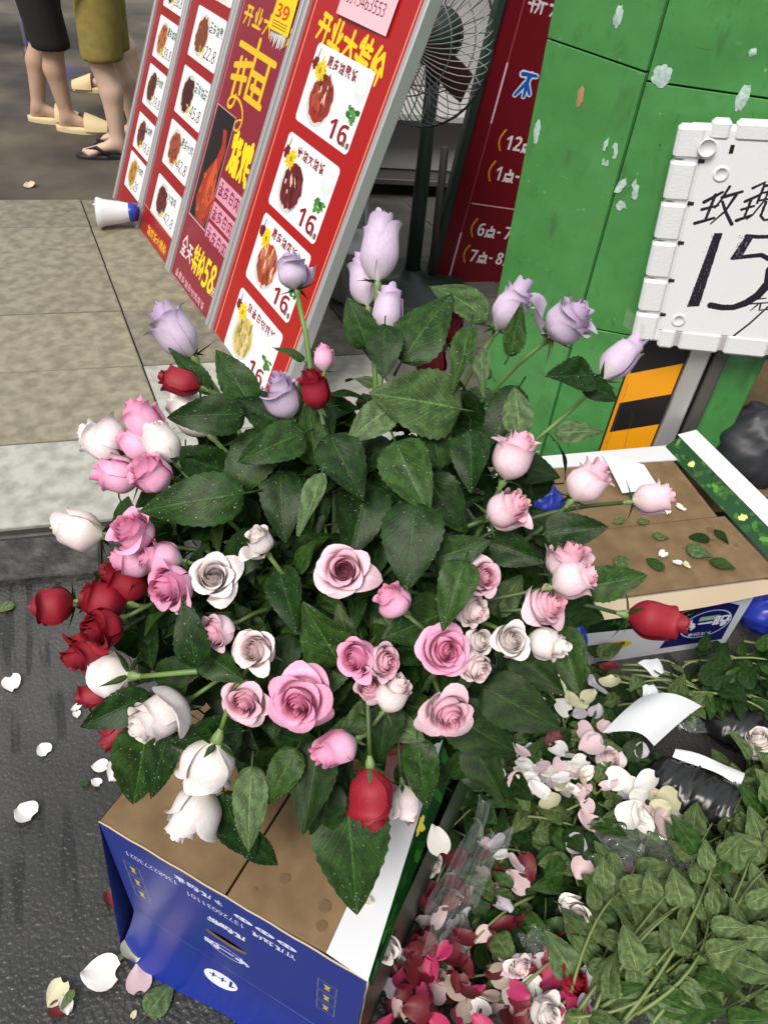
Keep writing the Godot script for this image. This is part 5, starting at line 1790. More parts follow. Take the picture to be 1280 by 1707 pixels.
	var gm := canvas(64, 512, Color(0.03, 0.20, 0.06))
	rng.seed = 77
	for k in 46: disc(gm, Vector2(rr(0, 64), rr(0, 512)), Vector2(rr(6, 20), rr(5, 12)), Color(0.10, 0.38, 0.12).lerp(Color(0.24, 0.55, 0.15), rr(0, 1)).darkened(rr(0, 0.6)), 0.2, rr(0, 3))
	for y in [300, 120]:
		for k in 5: disc(gm, Vector2(34, y) + Vector2.from_angle(TAU * k / 5) * 9, Vector2(9, 6), Color(0.90, 0.85, 0.35), 0.1, TAU * k / 5)
	st = stool()
	var dn := Vector3(0, -0.012, 0)
	var g0b := gp(622, 1640, h) - c0
	quad(st, ext.call(g0, g1) + c0 - o, ext.call(g0b, g2) + c0 - o + dn, g0b + c0 - o + dn, g0 + c0 - o)
	obj("printed_edge", done(st), print_mat("green_edge", gm, 0.35), t)
	# damp stains on the brown flaps
	rng.seed = 5
	for s in [[0.262, 0.055, 0.007], [0.325, 0.050, 0.008], [0.333, 0.028, 0.007], [0.235, 0.025, 0.003]]:
		st = stool()
		var cen: Vector3 = c0 - o + e1 * s[0] + e2 * s[1] + Vector3(0, 0.0022, 0)
		var pr := []
		for k in 16: pr.append(cen + Vector3(cos(TAU * k / 16), 0, sin(TAU * k / 16)) * s[2] * rr(0.92, 1.06))
		for k in 16:
			for v in [cen, pr[k], pr[(k + 1) % 16]]: st.add_vertex(v)
		obj("stain", done(st), M.card_stain, t)
	# the red bucket
	var bk := thing("bucket", "red plastic bucket holding all the roses", "bucket", Vector3(-0.02, h + 0.003, -0.60))
	st = stool()
	lathe(st, [Vector2(0.0, 0.006), Vector2(0.108, 0.004), Vector2(0.112, 0.0), Vector2(0.135, 0.19), Vector2(0.143, 0.195), Vector2(0.143, 0.207), Vector2(0.135, 0.209), Vector2(0.131, 0.19), Vector2(0.105, 0.01)], 36)
	obj("bucket_body", done(st), M.bucket_red, bk)
	obj("handle", tube_mesh(bez(Vector3(-0.145, 0.19, 0), Vector3(-0.18, 0.12, 0.15), Vector3(0.18, 0.12, 0.15), Vector3(0.145, 0.19, 0), 16), [0.003], 6), M.alu, bk)

	# white watermelon carton by the pillar
	h = 0.25
	var c := gp(1275, 965, h)
	var u := U
	var n := -V
	var w := 0.50
	t = thing("fruit_carton", "white watermelon carton with a brown top before the pillar", "carton", Vector3(c.x, 0, c.z))
	o = t.position
	var Q := func(a: float, y: float, d: float) -> Vector3: return u * a + n * d + Vector3(0, y, 0)
	S = 1400.0
	im = canvas(int(w * S), int(0.25 * S), Color(0.80, 0.81, 0.84))
	q = func(a: float, y: float) -> Vector2: return Vector2((a + w) * S, (0.25 - (y if y < 0.0 else y * 0.82 - 0.002)) * S)
	fill(im, [q.call(-0.5, 0.25), q.call(-0.07, 0.25), q.call(-0.18, 0.165), q.call(-0.26, 0.15), q.call(-0.5, 0.17)], Color(0.05, 0.14, 0.05))
	for k in 60: disc(im, q.call(rr(-0.5, -0.15), rr(0.17, 0.25)), Vector2(rr(6, 22), rr(4, 12)), Color(0.10, 0.30, 0.08).lerp(Color(0.35, 0.52, 0.18), rr(0, 1)).darkened(rr(0, 0.7)), 0.3, rr(0, 3))
	fill(im, [q.call(-0.255, 0.172), q.call(-0.24, 0.215), q.call(-0.19, 0.25), q.call(-0.085, 0.25), q.call(-0.125, 0.222)], Color(0.80, 0.84, 0.66))
	fill(im, [q.call(-0.245, 0.177), q.call(-0.23, 0.213), q.call(-0.185, 0.244), q.call(-0.095, 0.248), q.call(-0.13, 0.222)], Color(0.66, 0.13, 0.12))
	fill(im, [q.call(-0.178, 0.166), q.call(-0.10, 0.236), q.call(-0.028, 0.196), q.call(-0.020, 0.03), q.call(-0.20, 0.03)], Color(0.06, 0.09, 0.36))
	disc(im, q.call(-0.098, 0.125), Vector2(98, 76), Color(0.70, 0.76, 0.86))
	disc(im, q.call(-0.098, 0.125), Vector2(92, 71), Color(0.06, 0.09, 0.36))
	rrect(im, q.call(-0.125, 0.163), q.call(-0.070, 0.143), 3, Color(0.55, 0.68, 0.58))
	han(im, "甜一第", q.call(-0.034, 0.100), Vector2(-62, 0), Vector2(0, -64), 10, Color(0.86, 0.88, 0.93), 1.0)
	han(im, "品瓜甜香", q.call(-0.062, 0.068), Vector2(-26, 0), Vector2(0, -20), 3, Color(0.75, 0.78, 0.86), 1.0)
	disc(im, q.call(-0.338, 0.081), Vector2(66, 24), Color(0.80, 0.72, 0.10), 0.06)
	han(im, "香甜瓜品", q.call(-0.308, 0.072), Vector2(-24, 0), Vector2(0, -26), 4, Color(0.28, 0.16, 0.06), 0.95)
	st = stool()
	quad(st, Q.call(-w, h, 0), Q.call(0, h, 0), Q.call(0, 0, 0), Q.call(-w, 0, 0))
	obj("printed_front", done(st), print_mat("melon_print", im, 0.35), t)
	for s in [[0.0, 0.0, 0.0, 0.50], [-w, 0.50, -w, 0.0], [0.0, 0.50, -w, 0.50]]:
		st = stool()
		quad(st, Q.call(s[0], h, s[1]), Q.call(s[2], h, s[3]), Q.call(s[2], 0, s[3]), Q.call(s[0], 0, s[1]))
		obj("side_wall", done(st), M.white_card, t)
	var slab2 := func(p: Array, y: float, th: float, nm: String, m: Material) -> void:
		st = stool()
		bevel_prism(st, p, y - th, y, 0.0015)
		obj(nm, done(st), m, t)
	slab2.call([Q.call(-w, 0, 0.50), Q.call(0.0, 0, 0.50), Q.call(0.0, 0, 0.215), Q.call(-w, 0, 0.215)], h + 0.004, 0.005, "top_flap", M.card)
	slab2.call([Q.call(-w, 0, 0.212), Q.call(0.02, 0, 0.212), Q.call(0.04, 0, 0.0), Q.call(-w, 0, 0.0)], h + 0.005, 0.005, "top_flap", M.card)
	slab2.call([Q.call(-w, 0, 0.505), Q.call(0.03, 0, 0.505), Q.call(0.03, 0, 0.44), Q.call(-w, 0, 0.46)], h + 0.009, 0.004, "white_flap", M.white_card)
	# hanging cream lip along the front edge
	st = stool()
	sheet(st, 16, 4, func(uu: float, v: float) -> Vector3: return Q.call(-w + (w + 0.03) * uu, h + 0.004 - 0.032 * v + 0.006 * sin(uu * 7.0) * v, -0.006 - 0.026 * v - 0.006 * sin(uu * 5.0) * v))
	obj("front_lip", done(st), M.card_inner, t)
	# a printed flap standing up along the far side
	st = stool()
	sheet(st, 4, 12, func(uu: float, v: float) -> Vector3: return Q.call(0.0 + 0.045 * v + 0.035 * uu, h + 0.006 + 0.034 * uu, 0.50 - 0.46 * v + 0.0 * uu))
	var gm2 := canvas(64, 512, Color(0.06, 0.26, 0.09))
	for k in 60: disc(gm2, Vector2(rr(0, 64), rr(0, 512)), Vector2(rr(5, 18), rr(4, 10)), Color(0.12, 0.42, 0.14).lerp(Color(0.4, 0.62, 0.2), rr(0, 1)).darkened(rr(0, 0.6)), 0.2, rr(0, 3))
	for y in [110, 350]: disc(gm2, Vector2(30, y), Vector2(13, 11), Color(0.88, 0.86, 0.50), 0.3)
	obj("printed_edge", done(st), print_mat("green_edge_b", gm2, 0.35), t)
	st = stool()
	sheet(st, 3, 12, func(uu: float, v: float) -> Vector3: return Q.call(0.036 + 0.045 * v + 0.055 * uu, h + 0.041 + 0.012 * uu, 0.51 - 0.47 * v))
	obj("white_edge", done(st), M.white_card, t)
	for s in [[-0.05, 0.17, 0.010], [-0.03, 0.14, 0.006], [-0.075, 0.15, 0.007], [-0.012, 0.11, 0.006], [-0.08, 0.12, 0.005]]:
		st = stool()
		var cen: Vector3 = Q.call(s[0], h + 0.0062, s[1])
		for k in 12:
			for v in [cen, cen + Vector3(cos(TAU * k / 12), 0, sin(TAU * k / 12)) * s[2], cen + Vector3(cos(TAU * (k + 1) / 12), 0, sin(TAU * (k + 1) / 12)) * s[2]]: st.add_vertex(v)
		obj("stain", done(st), M.card_stain, t)
	# paper sheet lying on its far corner
	var pc := gp(1050, 790, h + 0.016)
	var pp := thing("paper_sheet", "white paper sheet lying on the back of the watermelon carton", "paper", pc)
	var cs := [gp(1003, 757, h + 0.016), gp(1073, 775, h + 0.016), gp(1100, 812, h + 0.016), gp(1036, 824, h + 0.016)]
	st = stool()
	sheet(st, 6, 6, func(uu: float, v: float) -> Vector3: return (cs[0] as Vector3).lerp(cs[1], uu).lerp((cs[3] as Vector3).lerp(cs[2], uu), v) - pc + Vector3(0, 0.004 * sin(uu * 3.0 + v * 2.0), 0))
	obj("sheet", done(st), M.paper, pp)
	# blue plastic wrap squeezed between the two cartons
	crumpled("plastic_bag", "crumpled blue plastic bag between the two cartons", "bag", at(905, 850, 1.62), Vector3(0.07, 0.10, 0.06), M.blue_plastic, 31)
	crumpled("plastic_bag", "blue plastic bag under the roses beside the carton print", "bag", at(945, 1075, 1.55), Vector3(0.06, 0.10, 0.06), M.blue_plastic, 35)
	crumpled("plastic_bag", "blue and clear plastic bag at the far end of the watermelon carton", "bag", gp(1275, 1020, 0.1), Vector3(0.11, 0.09, 0.10), M.blue_plastic, 37)

func build_roses() -> void:
	rng.seed = 2024
	# lavender
	rose("lavender", 635, 410, 68, 85, 4, 0.12, "tallest lavender rosebud, at the very top of the bouquet", 0.0, 0.0)
	rose("lavender", 608, 466, 52, 97, 0, 0.10, "pale lavender bud just behind the tallest rosebud", 0.0, 0.05)
	rose("lavender", 648, 516, 50, 84, 0, 0.12, "lavender bud crossed by the stem of the tallest bud", 0.0, 0.045)
	rose("lavender", 487, 452, 72, 102, 12, 0.36, "ruffled lavender rose in front of the 16 menu cards", 0.35)
	rose("lavender", 292, 548, 76, 122, 18, 0.26, "lavender rose leaning over the pavement beside the boards", 0.12)
	rose("lavender", 472, 658, 66, 105, 32, 0.30, "lavender rose touching the dark red one below the menu board", 0.2)
	rose("lavender", 854, 508, 66, 58, 22, 0.24, "slim lavender rose against the left green panel", 0.1)
	rose("lavender", 948, 535, 104, 40, 36, 0.42, "wide lavender rose with one petal fallen open against green", 0.75)
	rose("lavender", 1036, 597, 54, 48, 2, 0.08, "small lavender bud beside the hazard stripes")
	# red
	rose("red", 525, 648, 56, 102, 26, 0.30, "dark red rose close beside a lavender one")
	rose("red", 300, 636, 50, 162, 8, 0.22, "red rose peeping out under the leaves near the pavement")
	rose("red", 748, 540, 52, 82, 20, 0.30, "dark red rose half hidden behind the upper leaves", 0.0, 0.06)
	rose("red", 716, 598, 56, 100, 10, 0.25, "red rose deep between leaves beneath another red", 0.0, 0.07)
	rose("red", 88, 1008, 74, 184, 6, 0.34, "outermost red rose of the cluster over the road", 0.15)
	rose("red", 172, 1000, 82, 168, 14, 0.34, "red rose at the back of the red cluster", 0.0, 0.01)
	rose("red", 170, 1046, 78, 205, 48, 0.40, "red rose opening towards us amid the red cluster", 0.2, -0.03)
	rose("red", 142, 1088, 80, 212, 34, 0.40, "lowest red rose of the red cluster", 0.1, -0.01)
	rose("red", 208, 968, 70, 150, 20, 0.30, "dark red rose below the pink pair over the gutter", 0.0, 0.035)
	rose("red", 620, 1330, 80, 273, -4, 0.27, "big red rose hanging head down over the carton", 0.15, -0.03)
	rose("red", 1096, 1034, 64, 350, 4, 0.16, "red rosebud reaching out alone over the watermelon print")
	rose("red", 158, 1158, 46, 190, 10, 0.25, "small red rose hidden behind the round white bud", 0.0, 0.04)
	rose("red", 196, 1222, 50, 230, 10, 0.25, "red rose almost covered by a drooping dewy leaf", 0.0, 0.05)
	# pink
	rose("rosy", 238, 700, 68, 122, 14, 0.28, "pink rose at the top of the cluster over the pavement", 0.1)
	rose("rosy", 228, 740, 46, 152, 8, 0.14, "little pink bud wedged between two white buds")
	rose("rosy", 194, 793, 66, 170, 10, 0.26, "lilac pink rose nodding over the pale slab", 0.1)
	rose("rosy", 252, 790, 74, 132, 36, 0.32, "pink rose with a deep pink heart above the pale slab", 0.1, -0.02)
	rose("rosy", 222, 886, 82, 128, 46, 0.42, "open pink rose above the cluster of dark red ones", 0.1, -0.015)
	rose("rosy", 222, 932, 60, 172, 14, 0.22, "pink bud tucked under the open pink rose", 0.0, 0.015)
	rose("rosy", 268, 930, 60, 168, 18, 0.24, "smooth pink bud beside the cream white open rose")
	rose("rosy", 282, 976, 86, 205, 58, 0.44, "pink rose with a folded rim next to the red cluster", 0.2, -0.02)
	rose("pink", 362, 1052, 66, 200, 48, 0.36, "pink rose half covered by a dark leaf")
	rose("pink", 573, 951, 98, 80, 84, 0.72, "fully open pink rose in the dark middle of the bouquet")
	rose("rosy", 656, 1000, 52, 132, 18, 0.10, "round pink bud below the open middle rose", 0.0, 0.0, 0.85)
	rose("pink", 408, 1168, 92, 240, 70, 0.66, "pale rimmed pink rose left of the largest pink one", 0.1)
	rose("rosy", 497, 1172, 114, 255, 76, 0.86, "largest and widest open pink rose", 0.25, -0.01)
	rose("rosy", 558, 1248, 58, 195, 30, 0.16, "pink bud above the hanging red rose")
	rose("rosy", 596, 1096, 76, 190, 62, 0.46, "left twin of the two pink roses grown together")
	rose("pink", 638, 1104, 66, 10, 52, 0.40, "right twin of the two pink roses grown together", 0.0, -0.005)
	rose("blush", 656, 1156, 56, 62, 20, 0.20, "blush bud beneath the pink twins, nearest the open rose")
	rose("pink", 620, 1150, 56, 110, 45, 0.32, "salmon pink rose squeezed beneath the pink twins", 0.0, 0.015)
	rose("rosy", 743, 1086, 96, 20, 74, 0.72, "deep pink open rose with a small white one at its rim", 0.1, -0.01)
	rose("pink", 748, 1190, 96, 300, 66, 0.64, "open pink rose above the green edge of the blue carton", 0.3)
	rose("pink", 806, 964, 66, 15, 64, 0.52, "pink rose cut by a broad leaf on the pillar side")
	rose("pink", 858, 759, 76, 68, 18, 0.26, "pink bud just below the green pillar panel", 0.1)
	rose("pink", 846, 848, 70, 28, 36, 0.28, "pink rose leaning out above the broad leaf", 0.1)
	rose("pink", 980, 802, 70, 52, 14, 0.28, "tall pink rosebud over the brown carton top")
	rose("pink", 1088, 831, 58, 8, 10, 0.26, "farthest pink rosebud, over the watermelon carton")
	rose("pink", 948, 935, 88, 72, 28, 0.42, "big pink rose split by a narrow leaf over the carton", 0.2, 0.015)
	rose("pink", 958, 966, 64, 20, 18, 0.24, "pink bud in front of the split pink rose", 0.0, -0.02)
	rose("pink", 912, 1010, 84, 20, 46, 0.52, "ruffled pink rose under the split pink one", 0.2)
	rose("rosy", 540, 596, 34, 90, 8, 0.16, "tiny pink bud high between two green stems", 0.0, 0.05)
	# white and blush
	rose("white", 172, 737, 66, 150, 4, 0.20, "white rose with an outer petal peeling over the pavement", 0.35)
	rose("white", 270, 737, 56, 125, 6, 0.14, "greenish white bud at the inner side of the pavement cluster")
	rose("blush", 130, 882, 60, 166, 0, 0.12, "long white bud with a lilac tip pointing out over the gutter")
	rose("white", 356, 962, 84, 60, 70, 0.62, "cream white open rose beside the pink bud", 0.1)
	rose("white", 434, 900, 46, 112, 36, 0.26, "small white rose with a scooped petal before dark leaves", 0.75)
	rose("blush", 427, 1084, 80, 160, 64, 0.56, "blush white rose with a pink coil above the pale rimmed one", 0.15)
	rose("white", 186, 1124, 74, 182, -22, 0.12, "round white bud seen from behind over the road", 0.0, 0.0, 0.80)
	rose("white", 262, 1196, 88, 205, 42, 0.28, "white rose with a broad lower petal hanging open", 0.5, -0.01)
	rose("white", 347, 1278, 86, 250, -10, 0.13, "plump white bud hanging over the carton corner", 0.0, -0.02, 0.82)
	rose("white", 318, 1356, 76, 238, 14, 0.22, "lowest white rose, drooping over the brown cardboard", 0.35)
	rose("blush", 784, 1018, 62, 350, 46, 0.36, "blush rose peeping from below the broad leaf")
	rose("white", 852, 1069, 66, 60, 66, 0.46, "white rose in the middle of the pale row")
	rose("white", 913, 1073, 60, 350, 28, 0.26, "white rose at the outer end of the pale row")
	rose("white", 798, 1070, 54, 30, 58, 0.40, "white rose tucked behind the deep pink open rose", 0.0, 0.012)
	rose("blush", 792, 1112, 56, 325, 58, 0.34, "small blush rose below the deep pink open rose", 0.1)
	rose("white", 322, 690, 62, 130, 0, 0.14, "cream bud hidden behind leaves near the pavement", 0.0, 0.05)
	rose("blush", 676, 1338, 44, 280, 0, 0.14, "pale bud pressed against the hanging red rose", 0.0, 0.03)
	# leaves that stand out one by one
	rng.seed = 99
	for l in [[700, 668, 152, 172, 22, 0, 5, "bright", 0], [684, 905, 148, 262, 18, 10, 5, "dark", -0.02], [708, 540, 150, 58, 5, -15, 3, "dark", 0], [768, 492, 128, 133, -5, 20, 1, "bright", 0], [682, 790, 128, 292, 25, 10, 4, "fresh", -0.01], [598, 536, 90, 110, 10, 10, 5, "dark", 0.02], [640, 580, 92, 268, 20, 5, 5, "dark", 0],
		[862, 548, 96, 72, 0, 30, 0, "fresh", -0.02], [948, 628, 104, 188, 25, 10, 3, "dark", -0.01], [1000, 652, 66, 325, 10, 20, 3, "dark", 0], [966, 719, 82, 2, 10, 0, 2, "pale", 0], [864, 684, 84, 92, 5, 5, 3, "pale", -0.01], [345, 692, 120, 184, 15, 0, 4, "dark", -0.02], [392, 628, 118, 118, 8, 15, 3, "dark", 0], [318, 615, 108, 128, 0, 40, 0, "dark", 0.01],
		[322, 836, 172, 190, 14, 0, 1, "dark", -0.03], [455, 742, 112, 205, 22, 10, 4, "dark", 0], [522, 842, 112, 256, 10, 35, 0, "pale", -0.02], [575, 770, 118, 300, 22, -10, 3, "dark", 0.01], [620, 700, 96, 215, 20, 10, 3, "pale", 0.01], [785, 770, 112, 270, 12, 15, 3, "dark", 0.01], [758, 984, 104, 248, 26, 10, 5, "fresh", -0.03], [768, 918, 96, 18, 12, 0, 4, "dark", 0],
		[540, 1066, 116, 118, 32, 0, 4, "fresh", 0.02], [316, 1062, 118, 98, 18, 5, 2, "dark", -0.03], [372, 1110, 96, 330, 12, 0, 3, "dark", 0.01], [192, 1186, 118, 205, 10, -8, 2, "dark", -0.03], [262, 1276, 128, 250, 10, 8, 2, "dark", -0.005], [236, 1276, 150, 262, 5, -20, 4, "fresh", 0.015], [415, 1350, 138, 268, 12, 0, 1, "pale", -0.03], [468, 1296, 106, 240, 10, 10, 1, "fresh", 0],
		[392, 1388, 140, 285, 0, 10, 3, "dark", 0.02], [588, 1422, 190, 277, 18, -10, 5, "dark", -0.01], [520, 1310, 150, 262, 12, 10, 3, "deep", 0.01], [345, 1226, 118, 182, 20, 0, 3, "dark", 0.01], [702, 1290, 118, 276, 10, 10, 1, "dark", 0.01], [800, 1222, 136, 328, 12, 0, 3, "deep", 0.01], [868, 1180, 136, 332, 14, 0, 4, "deep", 0.0], [1026, 970, 98, 12, 14, 0, 4, "fresh", 0],
		[958, 886, 106, 6, 10, -15, 3, "dark", 0.02], [948, 1100, 116, 284, 12, 10, 3, "fresh", 0.02], [812, 1285, 120, 300, 5, 10, 3, "deep", 0.02], [772, 600, 124, 258, 8, 30, 0, "fresh", 0], [802, 620, 84, 268, 5, 40, 0, "pale", -0.005], [838, 690, 120, 238, 14, 10, 2, "dark", 0.02], [412, 770, 140, 235, 18, 10, 3, "dark", 0.02], [470, 840, 120, 275, 18, 0, 4, "dark", 0.03],
		[600, 860, 130, 255, 24, 0, 4, "dark", 0.04], [740, 840, 120, 300, 14, 10, 3, "dark", 0.03], [400, 930, 110, 230, 24, 0, 4, "dark", 0.03], [480, 1000, 120, 290, 22, 0, 3, "dark", 0.03], [700, 1040, 120, 200, 24, 0, 5, "dark", 0.03], [860, 920, 100, 340, 12, 0, 3, "dark", 0.03], [640, 1220, 110, 260, 14, 0, 3, "deep", 0.015], [470, 1100, 90, 250, 24, 0, 3, "deep", 0.03],
		[430, 1420, 96, 310, 0, 0, 3, "dark", 0.03], [896, 1120, 110, 320, 10, 0, 3, "deep", 0.02], [300, 1120, 100, 20, 15, 0, 3, "deep", 0.03], [540, 1360, 120, 255, 5, 0, 4, "deep", 0.02], [330, 770, 110, 160, 15, 0, 3, "dark", 0.03], [440, 690, 100, 150, 10, 0, 2, "dark", 0.02], [520, 720, 110, 95, 10, 10, 2, "fresh", 0.03], [725, 730, 110, 100, 10, 10, 3, "dark", 0.03]]:
		face_leaf(l[0], l[1], l[2], l[3], l[4], l[5], l[6], l[7], l[8], l[7] != "deep")
	# the shaded inside of the bouquet
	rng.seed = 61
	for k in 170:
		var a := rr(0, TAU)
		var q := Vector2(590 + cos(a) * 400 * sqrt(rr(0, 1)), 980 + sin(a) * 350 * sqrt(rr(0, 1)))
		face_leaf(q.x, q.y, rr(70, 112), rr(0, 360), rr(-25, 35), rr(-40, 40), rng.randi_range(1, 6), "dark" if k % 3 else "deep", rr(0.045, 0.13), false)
	stem_leaves()

func inside(p: Vector2, poly: Array) -> bool:
	return Geometry2D.is_point_in_polygon(p, PackedVector2Array(poly))

func spot_in(poly: Array) -> Vector2:
	var r := Rect2(poly[0], Vector2.ZERO)
	for p in poly: r = r.expand(p)
	for k in 60:
		var q := Vector2(rr(r.position.x, r.end.x), rr(r.position.y, r.end.y))
		if inside(q, poly): return q
	return poly[0]

const MARKS := [["curved white sheet", 1085, 1195], ["rounded black sleeve", 1130, 1300], ["white petal drift", 920, 1270], ["clear crinkled film", 1090, 1425], ["blue carton", 730, 1440], ["thick green stem", 950, 1610], ["watermelon carton", 1100, 1085], ["torn white rose head", 960, 1525], ["crinkled far sleeve", 1235, 1225], ["greenish rosebud", 1265, 1245], ["shaded rose head", 716, 1440], ["magenta petals", 930, 1660], ["long bare stems", 1110, 1580], ["near outer corner", 1270, 1690], ["far roses", 900, 1130]]

func beside(p: Vector3) -> String:     # the landmark a thing lies nearest to
	var q := seen(p)
	var best := ""
	var far := 1e9
	for m in MARKS:
		var d := Vector2(q.x - m[1], q.y - m[2]).length()
		if d < far:
			far = d
			best = m[0]
	return best

func heading(d: Vector3) -> String:
	if absf(d.x) > absf(d.z): return "tip off road" if d.x > 0 else "tip to road"
	return "tip to pillar" if d.z < 0 else "tip to near edge"

func twig(called: String, label: String, group: String, a: Vector3, b: Vector3, leaves: int, tones: Array, size: float, lift: float) -> void:
	# one cut rose stem with its leaves, lying on the heap
	if group: label = ("upper " if a.y > 0.095 else "") + label + " by " + beside(a) + ", " + heading(b - a)
	var t := thing(called, label, "rose cutting", a, group)
	var sag := Vector3(rr(-0.03, 0.03), rr(0.01, 0.03), rr(-0.03, 0.03))
	var pts := bez(Vector3.ZERO, (b - a) * 0.33 + sag, (b - a) * 0.66 + sag, b - a, 8)
	obj("stem", tube_mesh(pts, [0.0032, 0.003, 0.0028, 0.0026, 0.0024, 0.0022, 0.002, 0.0018, 0.0016], 6), M.stem_old, t)
	var d := (b - a).normalized()
	var side := d.cross(Vector3.UP).normalized()
	for k in leaves:
		var f := rr(0.12, 1.0)
		var p: Vector3 = pts[int(f * 8)]
		var sg := 1.0 if k % 2 == 0 else -1.0
		var dir := (side * sg * rr(0.4, 1.0) + d * rr(0.0, 0.9) + Vector3(0, rr(-0.25, lift), 0)).normalized()
		var out := dir * rr(0.005, 0.035) + Vector3(0, rr(0.0, 0.02), 0)
		add_leaf(t, a + p + out, dir, (Vector3.UP + rdir() * 0.65 + Vector3(0, 0, 0.2)).normalized(), rr(0.7, 1.2) * size, [1, 3, 4, 5, 4, 5, 3, 8, 12][rng.randi_range(0, 8)], M[tones[rng.randi_range(0, tones.size() - 1)]], false, true)

func build_heaps() -> void:
	rng.seed = 500
	# dark heap of leafy cuttings in the middle of the ground on the right
	var mid := [Vector2(800, 1180), Vector2(1000, 1100), Vector2(1080, 1190), Vector2(1050, 1300), Vector2(1080, 1420), Vector2(930, 1520), Vector2(800, 1480), Vector2(760, 1330)]
	for k in 46:
		var p := spot_in(mid)
		var a := gp(p.x, p.y, rr(0.02, 0.10))
		var w := rr(0, TAU)
		twig("rose_cutting", "dark leafy rose cutting", "dark leafy cuttings in the heap", a, a + Vector3(cos(w) * 0.16, rr(-0.02, 0.03), sin(w) * 0.16), 9, ["leaf_deep", "leaf_deep", "leaf_fresh", "leaf_worn", "leaf_old"], 0.060, 0.5)
	var low := [Vector2(720, 1450), Vector2(860, 1420), Vector2(900, 1600), Vector2(840, 1710), Vector2(650, 1710)]
	for k in 16:
		var p := spot_in(low)
		var a := gp(p.x, p.y, rr(0.01, 0.06))
		var w := rr(0, TAU)
		twig("rose_cutting", "shaded leafy cutting under petals", "shaded cuttings under the petals", a, a + Vector3(cos(w) * 0.12, rr(0, 0.03), sin(w) * 0.12), 6, ["leaf_deep", "leaf_dark", "leaf_worn"], 0.05, 0.4)
	# far bundle by the watermelon carton
	var far := [Vector2(1095, 1110), Vector2(1290, 1050), Vector2(1300, 1210), Vector2(1160, 1180)]
	for k in 18:
		var p := spot_in(far)
		var a := gp(p.x, p.y, rr(0.04, 0.14))
		twig("rose_cutting", "dull far cutting", "cuttings bundled before the watermelon carton", a, a + Vector3(rr(0.08, 0.2), rr(-0.01, 0.03), rr(0.0, 0.12)), 9, ["leaf_deep", "leaf_deep", "leaf_fresh"], 0.062, 0.5)
	var cut := [Vector2(985, 1115), Vector2(1060, 1100), Vector2(1110, 1150), Vector2(1010, 1170)]
	for k in 14:
		var p := spot_in(cut)
		var a := gp(p.x, p.y, rr(0.05, 0.10))
		twig("rose_cutting", "bare cut stem end", "bare stem ends before the watermelon carton", a, a + Vector3(rr(0.10, 0.2), rr(0.0, 0.02), rr(0.03, 0.10)), 1, ["leaf_old"], 0.045, 0.5)
	# near bundle of pale leaves at the lower corner
	var near := [Vector2(1165, 1345), Vector2(1290, 1260), Vector2(1300, 1720), Vector2(880, 1720), Vector2(960, 1600), Vector2(1060, 1490), Vector2(1100, 1425)]
	for k in 58:
		var p := spot_in(near)
		var a := gp(p.x, p.y, rr(0.05, 0.17))
		var d := (gp(1190, 1420, 0.1) - gp(1000, 1680, 0.1)).normalized()
		twig("rose_cutting", "pale leafy cutting", "pale cuttings in the nearest bundle", a, a + d.rotated(Vector3.UP, rr(-0.5, 0.5)) * 0.2 + Vector3(0, rr(-0.01, 0.03), 0), 8, ["leaf_old", "leaf_old", "leaf_worn", "leaf_pale", "leaf_old", "leaf_fresh"], 0.068, 0.5)
	for q in [[1000, 1680, 1185, 1440, 0.20], [1040, 1700, 1200, 1400, 0.21], [960, 1690, 1130, 1470, 0.18], [1075, 1720, 1250, 1430, 0.20], [920, 1700, 1060, 1560, 0.13], [1120, 1690, 1225, 1500, 0.20], [985, 1700, 1150, 1500, 0.20], [1150, 1700, 1262, 1560, 0.20], [1010, 1660, 1120, 1520, 0.21], [1060, 1690, 1180, 1530, 0.21], [1190, 1600, 1275, 1450, 0.20]]:
		var a := gp(q[0], q[1], q[4] - 0.03)
		twig("rose_cutting", "long bare stem", "long stems on the pale bundle", a, gp(q[2], q[3], q[4]), 2, ["leaf_old"], 0.06, 0.6)
	twig("rose_cutting", "thick green stem lying across the magenta petals", "", gp(862, 1655, 0.12), gp(1040, 1560, 0.14), 0, ["leaf_old"], 0.05, 0.5)
	# wrapped bundles: black film sleeves with paper collars
	for s in [[1074, 1282, 1200, 1342, 0.054, 0.125, "black film sleeve with a rounded end lying in the heap"], [1165, 1196, 1310, 1238, 0.050, 0.105, "crinkled black film sleeve under the clear wrap"], [655, 1700, 740, 1800, 0.05, 0.05, "black film sleeve beside the blue carton at the near edge"]]:
		var a := gp(s[0], s[1], s[5])
		var b := gp(s[2], s[3], s[5] + 0.02)
		var t := thing("film_sleeve", s[6], "flower wrap", a)
		var d := b - a
		var x := d.normalized().cross(Vector3.UP).normalized()
		var y := x.cross(d.normalized())
		var n := FastNoiseLite.new()
		n.seed = int(s[0])
		n.frequency = 6.0
		var st := stool()
		sheet(st, 28, 30, func(u: float, v: float) -> Vector3:
			var r: float = s[4] * pow(sin(minf(v * 3.0, 1.0) * PI * 0.5), 0.6) * (1.0 + 0.25 * n.get_noise_3d(u * 1.3, v * 4.0, 0.3) + 0.12 * n.get_noise_3d(u * 5.0, v * 3.0, 1.0))
			return d * v * 1.15 + (x * cos(u * TAU) + y * sin(u * TAU) * 0.8) * r)
		obj("sleeve", done(st), M.black_film, t)
